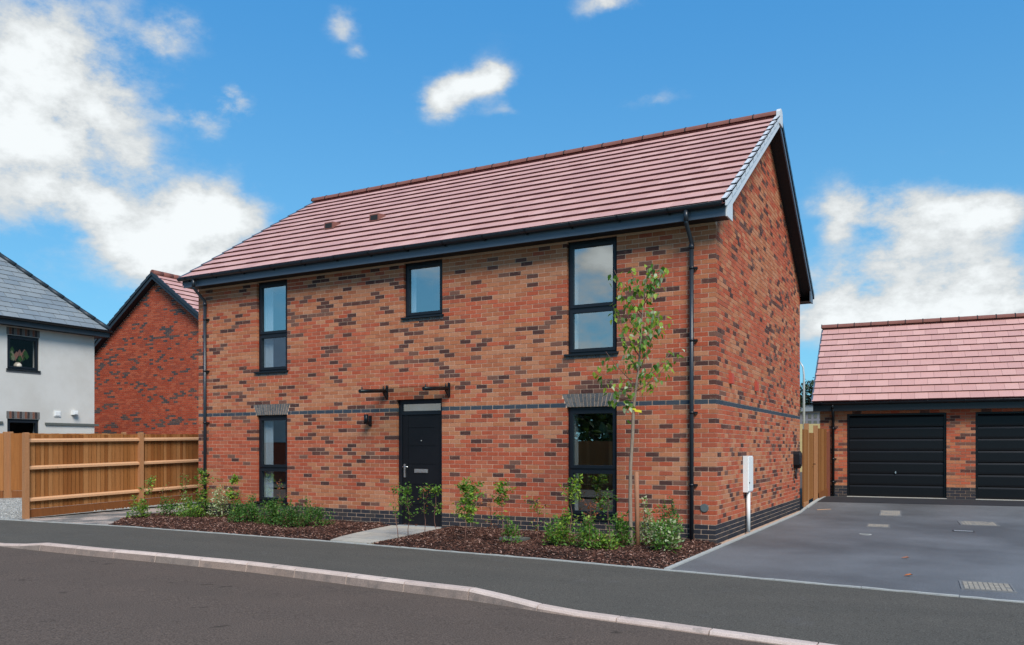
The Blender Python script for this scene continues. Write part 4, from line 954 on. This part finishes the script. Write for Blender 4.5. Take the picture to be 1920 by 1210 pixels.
# ================================================================== DRIVEWAY IRONWORK
M_coverframe = mat('weathered_cover_frame', (.20,.20,.195), (.13,.13,.13), ns=8, rough=.75)
def cover(name, label, quadpts, mesh_n, frm=M_coverframe, group=None, fill=M_edging):
    P = [Vector((p[0], p[1], 0)) for p in quadpts]; c = sum(P, Vector())/4
    root = empty(name, (c.x, c.y, gz(c.x, c.y)), label, 'drain cover', group)
    def at(s, t): 
        a = P[0].lerp(P[1], s); b = P[3].lerp(P[2], s); p = a.lerp(b, t); return (p.x, p.y)
    def ring(s0, s1, t0, t1, h, m):
        q = [at(s0,t0), at(s1,t0), at(s1,t1), at(s0,t1)]; m.hexa([(*k, gz(*k)-.03) for k in q]+[(*k, gz(*k)+h) for k in q])
    m = MB()
    for a in ((0,1,0,.06),(0,1,.94,1),(0,.04,.06,.94),(.96,1,.06,.94)): ring(*a, .006, m)
    m.build('cover_frame', frm, root)
    m = MB(); ring(.045,.955,.065,.935,.002,m); pl = m.build('cover_plate', M_coverframe, root)
    nx, ny = mesh_n
    m = MB()
    for i in range(nx):
        for j in range(ny):
            if fill is not None and R.random() < .07: continue
            ring(.06+.88*i/nx+.008, .06+.88*(i+1)/nx-.008, .08+.84*j/ny+.012, .08+.84*(j+1)/ny-.012, .006+R.uniform(0,.003), m)
    m.build('cover_grid', fill or frm, root, kind='stuff')
def rect(cx, cy, w, h, a=12): 
    c, s = math.cos(rad(a)), math.sin(rad(a)); return [(cx+x*c-y*s, cy+x*s+y*c) for x, y in ((-w/2,-h/2),(w/2,-h/2),(w/2,h/2),(-w/2,h/2))]
cover('manhole_cover', 'large square manhole cover at the front right of the driveway', rect(3.52,-2.42,.50,.62,2), (9, 6), fill=M_beige)
cover('manhole_cover', 'pale rectangular manhole cover in front of the second garage door', rect(3.64,5.95,.66,.95,3), (10, 5), fill=M_beige)
cover('manhole_cover', 'pale manhole cover farthest back, in front of the first garage door', rect(1.98,7.45,.44,.9,3), (9, 5), fill=M_beige)
cover('manhole_cover', 'pale manhole cover midway along the driveway near the gable', rect(1.95,4.52,.40,.62,3), (8, 5), fill=M_beige)
cover('drain_grate', 'narrow slotted gully grate in the middle of the driveway', rect(3.37,4.1,.34,.16,3), (9, 1), frm=M_black, fill=M_galv)
ho = empty('stopcock_cover', (1.88,2.70,0), 'tiny round stopcock cover set in the driveway', 'drain cover')
m = MB(); m.tube([(1.88,2.70,-.02),(1.88,2.70,.004)], .075, 20); m.build('lid', M_lead, ho); m = MB()
for k in range(20):
    a, b = 2*math.pi*k/20, 2*math.pi*(k+1)/20; m.hexa([(1.88+.075*math.cos(a),2.7+.075*math.sin(a),-.02),(1.88+.1*math.cos(a),2.7+.1*math.sin(a),-.02),(1.88+.1*math.cos(b),2.7+.1*math.sin(b),-.02),(1.88+.075*math.cos(b),2.7+.075*math.sin(b),-.02),(1.88+.075*math.cos(a),2.7+.075*math.sin(a),.006),(1.88+.1*math.cos(a),2.7+.1*math.sin(a),.006),(1.88+.1*math.cos(b),2.7+.1*math.sin(b),.006),(1.88+.075*math.cos(b),2.7+.075*math.sin(b),.006)])
m.build('rim', M_edging, ho)
def litter(x, y, label, a, l=.11, w=.05, m_=M_orange, nm='fallen_leaf', cat='leaf'):
    m = MB(); z = gz(x, y)+.006; c, s = math.cos(a), math.sin(a)
    pr = [(-.5,0,.0),(-.15,.5,.012),(.3,.4,.02),(.5,0,.008),(.25,-.45,.02),(-.2,-.5,.01)]
    m.face([(x+p[0]*l*c-p[1]*w*s, y+p[0]*l*s+p[1]*w*c, z+p[2]) for p in pr]); tag(m.build(nm, m_), label, cat)
litter(2.64,-.38,'small orange dry leaf lying mid driveway, the farther one',.3)
litter(2.75,-2.02,'small orange dry leaf lying nearer the pavement on the driveway',.6)
m = MB(); m.hexa([(.42,7.6,gz(0,7.6)),(.70,7.78,gz(0,7.78)),(.69,7.80,gz(0,7.8)),(.41,7.62,gz(0,7.6)),(.42,7.6,.05),(.70,7.78,.06),(.69,7.80,.06),(.41,7.62,.05)]); tag(m.build('timber_offcut', M_rail), 'thin pale timber offcut lying on the driveway near the gate', 'offcut')
# splashed slab half buried in the right-hand bed
tag(MB().box(-3.05,-2.62,-1.35,-1.12,.04,.085).build('stone_slab', M_lead), 'flat grey stone slab half buried in the bark right of the door path', 'stone')

# ================================================================== SAPLING TREE
tb = Vector((-.857,-1.383,0)); Rt = Vector((.8805,.474,0)); Dp = Vector((-.474,.8805,0)); K = 130.7
def tp(x, y, d=0): return tb+Rt*((x-1183.5)/K)+Dp*d+Vector((0,0,1.482+(840.3-y)/K))
tree = empty('sapling_tree', tb, 'slender young birch-like tree with fresh green leaves beside the timber stake', 'tree')
trunk = [tp(1183.5,1036), tp(1182,1000), tp(1181,930), tp(1182,870), tp(1186,810), tp(1187,770), tp(1191,735), tp(1196,700), tp(1200,650), tp(1203,600), tp(1206,560), tp(1210,530), tp(1214,505)]
trr = [.040,.030,.026,.025,.024,.023,.021,.017,.013,.010,.008,.006,.003]
m = MB(); m.tube([tuple(p) for p in trunk], trr, 10); m.build('trunk', M_bark, tree)
br = [(1189,745,1120,690,.15),(1190,735,1255,668,-.2),(1193,722,1140,655,.3),(1195,712,1262,655,.1),(1192,730,1150,715,-.3),(1198,695,1228,600,-.3),(1196,700,1160,610,-.15),(1199,670,1150,570,.1),(1200,655,1235,560,.25),(1202,630,1170,545,.35),(1202,625,1245,590,0),
      (1204,590,1160,520,-.05),(1205,575,1235,500,.05),(1206,560,1185,500,.2),(1204,600,1152,505,.05),(1206,565,1243,485,-.05),(1208,545,1222,500,-.15),(1195,708,1215,690,-.45),(1197,690,1185,650,.45),(1194,718,1228,700,.35),(1190,740,1160,760,-.1),(1200,660,1200,600,-.4),(1189,750,1135,725,.0)]
leaves = []
for (x0_, y0_, x1_, y1_, d) in br:
    a, b = tp(x0_, y0_), tp(x1_, y1_, d); mid = a.lerp(b, .5)+Vector((0,0,-.07))+Rt*R.uniform(-.03,.03)
    pts = [a, a.lerp(mid, .5)+Vector((0,0,-.01)), mid, mid.lerp(b, .5)+Vector((0,0,-.02)), b]
    m = MB(); m.tube([tuple(p) for p in pts], [.008,.007,.0055,.004,.0025], 6); bo = m.build('branch', M_twig, tree)
    L_ = (b-a).length; n = int(7+L_*21)
    for k in range(n):
        t = R.uniform(.30, 1.03); i = min(3, int(t*4)); p = pts[i].lerp(pts[i+1], t*4-i)
        leaves.append(p+Vector((R.gauss(0,.055), R.gauss(0,.055), R.gauss(-.02,.05))))
for k in range(85): 
    t = R.uniform(.3, 1); i = int(6+t*5.99); leaves.append(trunk[min(12, i)]+Vector((R.gauss(0,.08), R.gauss(0,.08), R.gauss(0,.08))))
def leafmesh(m_, s):
    mb = MB(); w = .36*s; fold = .10*s
    v = [(0,0,0), (.35*s,w,-.05*s), (.8*s,.55*w,-.2*s), (s*1.15,0,-.38*s), (.8*s,-.55*w,-.2*s), (.35*s,-w,-.05*s), (.5*s,0,-.10*s-fold*.4)]
    me = bpy.data.meshes.new('leaf'); me.from_pydata(v, [], [(0,6,1),(1,6,2),(2,6,3),(3,6,4),(4,6,5),(5,6,0)]); me.materials.append(m_); return me
LM = [leafmesh(LF[k], s) for k, s in (('green', .080), ('lime', .078), ('lime', .086), ('pale', .072), ('green', .068), ('lime', .068), ('mid', .088))]
from mathutils import Euler
R.shuffle(leaves)
extra = MB()
for i, p in enumerate(leaves):
    me = R.choice(LM); e = Euler((R.gauss(0,.5), R.uniform(.1,1.2), R.uniform(0,6.28)))
    if i < 300:
        o = bpy.data.objects.new('leaf', me); C.objects.link(o); o.parent = tree; o.location = p-tb; o.rotation_euler = e
    else:
        Mx = e.to_matrix(); n = len(extra.v); mi = LM.index(me); extra.v += [tuple(Mx@v.co+p) for v in me.vertices]
        for pl in me.polygons: extra.f.append(tuple(n+q for q in pl.vertices)); extra.m.append(mi); extra.sm.append(False)
if extra.f: extra.build('leaves', [me.materials[0] for me in LM], tree, kind='stuff')
m = MB(); p = tp(1188,768); m.tube([tuple(p-Vector((0,0,.012))), tuple(p+Vector((0,0,.012)))], .029, 10); m.hexa([tuple(p+v) for v in (Vector((.02,-.03,-.03)),Vector((.12,-.02,-.05)),Vector((.12,-.015,-.05)),Vector((.02,-.025,-.03)),Vector((.02,-.03,0)),Vector((.12,-.02,-.015)),Vector((.12,-.015,-.015)),Vector((.02,-.025,0)))]); m.build('tag', M_yellow, tree)
m = MB(); s0 = Vector((-.80,-1.29,0)); m.tube([(-.80,-1.29,-.1),(-.805,-1.292,.6),(-.815,-1.295,1.14)], [.034,.033,.033], 12); tag(m.build('tree_stake', M_stake), 'short round brown timber stake standing right beside the sapling trunk', 'stake')

# ================================================================== SHRUBS
def addleaf(mb, p, s, mi, up=.4):
    a = R.uniform(0, 6.283); t = R.gauss(up, .5)
    d = Vector((math.cos(a)*math.cos(t), math.sin(a)*math.cos(t), math.sin(t))); w = d.cross(Vector((R.gauss(0,.4), R.gauss(0,.4), 1))).normalized()*s*.32; n = d.cross(w).normalized()*s*.08
    b = len(mb.v); mb.v += [tuple(p), tuple(p+d*s*.5+w+n), tuple(p+d*s), tuple(p+d*s*.5-w+n)]; mb.f.append((b,b+1,b+2,b+3)); mb.m.append(mi); mb.sm.append(False)
def shrub(label, x, y, h, w, n, s, pal, stems=5, name='shrub', group=None, cat='shrub', dome=1.0, spikes=0):
    n = int(n*1.3); h *= 1.12
    if x < -9.9: n = int(n*1.35); w *= 1.18; h *= 1.15
    z0 = bedz(x, y); root = empty(name, (x, y, z0), label, cat, group); st = MB(); fo = MB(); ks = list(pal); mats = [LF[k] for k in ks]; wt = [pal[k] for k in ks]
    tips = []
    for k in range(stems):
        a = R.uniform(0, 6.28); r = w*.5*R.uniform(.2, .9); tip = Vector((x+math.cos(a)*r, y+math.sin(a)*r, z0+h*R.uniform(.7, 1.25)*(1-.3*(r/(w*.5))**2)))
        base = Vector((x+math.cos(a)*.02, y+math.sin(a)*.02, z0-.02)); mid = base.lerp(tip, .5)+Vector((math.cos(a)*.02, math.sin(a)*.02, .02)); st.tube([tuple(base), tuple(mid), tuple(tip)], [.006,.004,.002], 5); tips.append((base, mid, tip))
    st.build('stem', M_twig, root)
    for i in range(n):
        if i % 2 == 0 and tips:
            b, m_, t_ = R.choice(tips); q = R.uniform(.3, 1.08); p = (b.lerp(m_, q*2) if q < .5 else m_.lerp(t_, q*2-1))+Vector((R.gauss(0,.03), R.gauss(0,.03), R.gauss(0,.03)))
        else:
            while True:
                u = Vector((R.uniform(-1,1), R.uniform(-1,1), R.uniform(0,1)))
                if .25 < u.length < 1+.15*nz(u.x*2+x*3, u.y*2+y*3, u.z*2): break
            lump = 1+.28*nz(u.x*2.2+x*5, u.y*2.2+y*5, u.z*2.2); p = Vector((x+u.x*w*.5*lump, y+u.y*w*.5*lump, z0+.02+u.z*h*.85*lump))
        addleaf(fo, p, s*R.uniform(.6, 1.25), R.choices(range(len(ks)), wt)[0])
    fo.build('foliage', mats, root, kind='stuff')
    return root
def whip(label, x, y, h, n, pal, s=.05, lo=.35, tuft=3, lean=0, name='young_sapling', cat='sapling', wid=.09):
    s *= 1.15; tuft += 2; n = int(n*1.15)
    z0 = bedz(x, y); root = empty(name, (x, y, z0), label, cat); st = MB(); fo = MB(); ks = list(pal); mats = [LF[k] for k in ks]; wt = [pal[k] for k in ks]
    P = [Vector((x, y, z0-.02))]
    for k in range(1, 7): P.append(Vector((x+lean*k/6+R.gauss(0,.012), y+R.gauss(0,.012), z0+h*k/6)))
    st.tube([tuple(p) for p in P], [.007,.006,.006,.005,.004,.003,.002], 5)
    cl = []
    for k in range(tuft+3):
        t = R.uniform(lo, .95); i = min(5, int(t*6)); b = P[i].lerp(P[i+1], t*6-i); a = R.uniform(0, 6.28); e = b+Vector((math.cos(a), math.sin(a), .7))*R.uniform(.06, .15)*(1+wid*3); st.tube([tuple(b), tuple(e)], [.003,.0015], 4); cl.append((b, e))
    cl.append((P[5], P[6])); cl.append((P[5], P[6]))
    st.build('stem', M_twig, root)
    n = int(n*1.5)
    for i in range(n):
        b, e = R.choice(cl); t = R.uniform(.2, 1.1); addleaf(fo, b.lerp(e, t)+Vector((R.gauss(0,.03), R.gauss(0,.03), R.gauss(0,.025))), s*R.uniform(.6, 1.2), R.choices(range(len(ks)), wt)[0], .1)
    fo.build('foliage', mats, root, kind='stuff')
G_, Lm, Dk, Sv, Md, Ru, Pl = 'green', 'lime', 'dark', 'silver', 'mid', 'rust', 'pale'
# left bed, from the left
shrub('leftmost low yellow-green shrub at the corner of the bark bed', -11.62,-1.30,.30,.42,330,.05,{G_:3,Lm:3,Md:1})
whip('thin leafy sapling rising from the leftmost shrub in front of the fence post', -11.55,-1.15,.75,70,{G_:3,Lm:2},.055,lo=.55,lean=.1)
whip('bare thin twig with a few tiny leaves second from the left', -11.25,-1.0,.62,30,{Ru:2,G_:2},.035,lo=.4)
shrub('low dark green shrub between the leftmost shrub and the bare twigs', -11.15,-.95,.26,.45,300,.045,{Md:3,G_:3,Dk:1})
whip('tall wispy sapling with sparse leaves against the lower fence rail', -11.05,-.60,.85,60,{G_:3,Ru:1},.045,lo=.4)
shrub('bushy pale green shrub in the middle of the left group', -10.95,-.75,.32,.5,330,.045,{G_:4,Pl:2,Lm:1})
whip('tallest thin sapling in front of the fence, left of the downpipe', -10.75,-.45,.98,120,{G_:4,Lm:1},.055,lo=.3,tuft=5)
shrub('spreading green shrub just left of the black downpipe', -10.72,-.62,.34,.55,340,.05,{G_:4,Md:2,Lm:1})
whip('leafy sapling directly left of the left downpipe', -10.55,-.55,.80,130,{G_:4,Lm:2},.055,lo=.3,tuft=5)
shrub('low creeping green plant at the foot of the left downpipe', -10.50,-.95,.2,.5,180,.05,{G_:3,Lm:1})
shrub('cream variegated shrub right of the left downpipe', -10.28,-.38,.58,.46,420,.05,{Sv:5,G_:2,Pl:2},stems=8)
whip('upright yellow-green sapling between the variegated shrub and the window', -9.86,-.38,.82,190,{Lm:4,G_:3},.06,lo=.05,tuft=9,wid=.02)
hg = [(-8.95,-1.0,.34,.7),(-8.45,-1.15,.36,.75),(-7.95,-1.15,.36,.75),(-7.45,-1.20,.38,.8),(-7.0,-1.15,.36,.75)]
for i, (x, y, h, w) in enumerate(hg):
    shrub('dense dark green shrub in the low clump, ' + ['leftmost, below the window','second from the left','in the middle','second from the right','rightmost, nearest the door path'][i], x, y, h, w, 900, .042, {Dk:4, Md:4, G_:2}, stems=7, group='dense green shrubs in the left bed')
whip('small reddish sprig growing beside the left ground-floor window', -8.55,-.45,.66,45,{Ru:2,G_:2},.04,lo=.3)
# by the path
whip('thin sapling with a curved stem standing alone left of the front door', -4.55,-1.95,.82,60,{G_:4},.05,lo=.35,lean=-.10)
whip('thin sapling in front of the left edge of the front door', -4.68,-1.50,.84,110,{G_:4,Md:1},.05,lo=.3,tuft=4)
whip('thin sapling with one orange dead leaf in front of the door', -4.15,-1.80,.80,70,{G_:4,Ru:1},.045,lo=.35)
whip('thin sapling with paired leaf tufts before the right side of the door', -3.85,-1.95,.80,80,{G_:4,Lm:1},.05,lo=.45)
whip('bushy young sapling just right of the front door', -3.72,-1.05,.80,240,{G_:4,Lm:1,Md:1},.055,lo=.2,tuft=7)
whip('leafy sapling second right of the front door', -3.30,-1.95,.86,240,{G_:4,Lm:2},.055,lo=.25,tuft=7)
whip('reddish bare twig between two leafy saplings in the right bed', -3.05,-1.6,.70,40,{Ru:3,G_:1},.035,lo=.2)
whip('tall sapling with bushy base midway between door and right window', -2.72,-1.85,.90,160,{G_:4,Lm:2},.055,lo=.3,tuft=6)
shrub('low green shrub at the foot of the midway sapling', -2.62,-1.75,.30,.34,220,.05,{G_:4,Md:2})
whip('yellowish wispy sprig left of the right ground-floor window', -2.45,-1.2,.62,70,{Lm:2,Ru:1,G_:2},.045,lo=.2,tuft=6)
def tuft(label, x, y, h, n):
    z0 = bedz(x, y); m = MB()
    for k in range(n):
        a = R.uniform(0, 6.28); l = h*R.uniform(.7,1.1); o = R.uniform(.02,.16); b = Vector((x+R.gauss(0,.03), y+R.gauss(0,.03), z0-.01)); t_ = b+Vector((math.cos(a)*o, math.sin(a)*o, l)); md = b.lerp(t_, .5)+Vector((0,0,.02)); w = Vector((-math.sin(a), math.cos(a), 0))*.004
        m.face([tuple(b-w), tuple(b+w), tuple(md+w), tuple(md-w)], 0); m.face([tuple(md-w), tuple(md+w), tuple(t_)], 0)
    tag(m.build('grass_tuft', LF['straw']), label, 'grass tuft')
tuft('dry straw-coloured grass tuft against the wall in the right bed', -2.08,-1.05,.22,110)
tuft('smaller dry grass tuft just in front of the other, beside the leafy shrub', -2.0,-1.35,.17,80)
shrub('full bright green shrub below the left side of the right window', -1.82,-1.72,.40,.50,620,.052,{G_:5,Md:2,Lm:2},stems=8)
whip('upright yellow-green sapling rising in front of the right window', -1.66,-1.70,.95,110,{Lm:3,G_:2},.055,lo=.3,tuft=5)
whip('thin leafy twig against the middle of the right ground-floor window', -1.02,-1.85,.82,70,{G_:3,Md:1},.045,lo=.35,wid=.0)
whip('rust-red upright stems behind the shrub under the right window', -1.42,-1.55,.62,70,{Ru:5},.035,lo=.3,tuft=7,wid=0)
shrub('green shrub under the centre of the right window', -1.32,-1.85,.36,.46,480,.052,{G_:5,Md:2,Lm:1},stems=7)
shrub('low light green plant between the window shrub and the tree', -1.08,-1.80,.20,.40,220,.05,{G_:4,Lm:2})
shrub('rounded green shrub just left of the sapling tree', -.98,-1.40,.34,.42,430,.055,{G_:4,Md:3},stems=6)
shrub('cream variegated shrub directly behind the tree stake', -.68,-1.18,.52,.36,320,.05,{Sv:4,G_:2,Pl:1},stems=7)
shrub('green and cream shrub at the right end of the bed', -.30,-1.60,.42,.50,560,.055,{G_:5,Sv:2,Pl:1,Md:2},stems=9)
shrub('taller dark green shrub against the wall left of the right downpipe', -.42,-1.02,.58,.42,520,.05,{Dk:4,Md:4,G_:1},stems=9)

# ================================================================== FAR BACKGROUND
def hill(x, y):
    d = max(0, y-26); return (x, y, -.35+5.2*smooth(d/85.)-3*smooth((d-95)/150))
sheet('hill', hill, lin(-160, 160, 60), lin(24, 330, 60), M_field)
lampo = empty('street_lamp', (-6.4, 50.4, 1.2), 'tall grey street lamp in the gap between the house and the garage', 'street lamp')
m = MB(); m.tube([(-6.4,50.4,0),(-6.4,50.4,6.8),(-6.45,50.4,7.4),(-6.7,50.35,7.85)], [.10,.075,.06,.045], 8); m.build('pole', M_galv, lampo)
m = MB(); m.tube([(-6.72,50.35,7.80),(-7.1,50.3,7.85)], [.10,.16], 10); m.build('lamp_head', M_galv, lampo)
def far_tree(label, x, y, z, h, w, dark, n=2600, grp='trees on the hill behind the garage'):
    root = empty('broadleaf_tree', (x, y, z), label, 'tree', grp); m = MB(); m.tube([(x,y,z-1),(x+.2,y,z+h*.3),(x,y,z+h*.7)], [w*.05,w*.04,w*.015], 8)
    for k in range(5): a = k*1.3; m.tube([(x,y,z+h*.3),(x+math.cos(a)*w*.3,y+math.sin(a)*w*.3,z+h*.65)], [w*.02,w*.008], 5)
    m.build('trunk', M_bark, root); fo = MB()
    cl = [(Vector((R.gauss(0,.28)*w, R.gauss(0,.28)*w, h*R.uniform(.35,.92))), R.uniform(.10,.22)*w) for _ in range(22)]
    for i in range(n):
        c, r = R.choice(cl); d = Vector((R.gauss(0,1), R.gauss(0,1), R.gauss(0,.8))); d = d.normalized()*r*R.uniform(.6,1.05); addleaf(fo, Vector((x,y,z))+c+d, R.uniform(.35,.7), 0 if R.random() < dark else 1, 0)
    fo.build('crown', [LF['fardark'], LF['far']], root, kind='stuff')
far_tree('dark broadleaf tree on the hill, tallest, just left of the garage roof', -15.2,112,4.9,6.0,9,.8)
far_tree('paler green tree on the hill beside the street lamp', -20.5,110,4.9,4.6,8,.15)
far_tree('dark round tree on the hill behind the street lamp pole', -18.5,116,4.8,4.2,7,.9)
for k, (x, y, s, d_) in enumerate([(-30,125,6,.5),(-42,128,7,.7),(-8,122,6,.6),(2,126,6.5,.5),(14,124,6,.7)]):
    far_tree('broadleaf tree hidden along the hill hedge, number from the left %s' % ['one','two','three','four','five'][k] if False else 'hedge-line tree on the distant hill hidden behind '+['the left of the brick house','the middle of the brick house','the right of the brick house','the first garage door','the second garage door'][k], x, y, 4.7, s, 9, d_, 700, 'hedge line trees on the distant hill')
bo = empty('far_house', (-14.6,108,5), 'small distant pale house with windows under the trees on the hill', 'house')
m = MB(); m.box(-16.4,-12.6,108,112,3.5,6.6); m.build('wall', mat('far_render', (.17,.17,.20), rough=.9), bo)
m = MB(); m.prism([(107.6,6.6),(112.4,6.6),(110,7.6)], -16.7,-12.3); m.build('roof', SLATE[2], bo)
for i in range(5):
    for j in range(2): m = MB(); m.box(-16.1+i*.75,-15.7+i*.75,107.95,108.02,4.7+j*.95,5.3+j*.95); m.build('window', M_lead, bo)

# ================================================================== ACROSS THE ROAD (seen only as reflections in the panes)
ac = empty('rendered_house', (-27, -19, 0), 'house opposite, pale render over brick, visible only as a reflection in the left windows', 'house')
m = MB(); m.box(-34,-20,-25,-16.5,1.75,5.0); m.build('upper_wall', M_render, ac); m = MB(); m.box(-33.95,-20.05,-24.95,-16.55,-.2,1.74); m.build('lower_wall', BR['rear'][0], ac)
m = MB(); m.prism([(-25.3,5.0),(-16.2,5.0),(-20.75,7.6)], -34.3,-19.7); m.build('roof', SLATE[0], ac)
m = MB(); m.box(-26,-23,-16.5,-16.42,3.1,3.2); m.build('drip_ledge', M_lead, ac)
fence('timber_fence', 'fence across the road, visible only as a reflection in the right ground-floor window', [(-3.2-2.4*i, -16.8) for i in range(6)], 1.85, 1, rails=False, board_w=.15, basez=lambda x, y: -.1)
for k, (x, y) in enumerate(((-6,-22),(-11,-23.5))):
    far_tree('tree across the road, the '+('nearer' if k == 0 else 'farther')+' one mirrored in the right ground-floor window', x, y, -.2, 4.3, 4.5, .25, 1500, 'trees across the road')
print('objects', len(bpy.data.objects), 'tris~', sum(len(o.data.polygons)*2 for o in bpy.data.objects if o.type == 'MESH'))
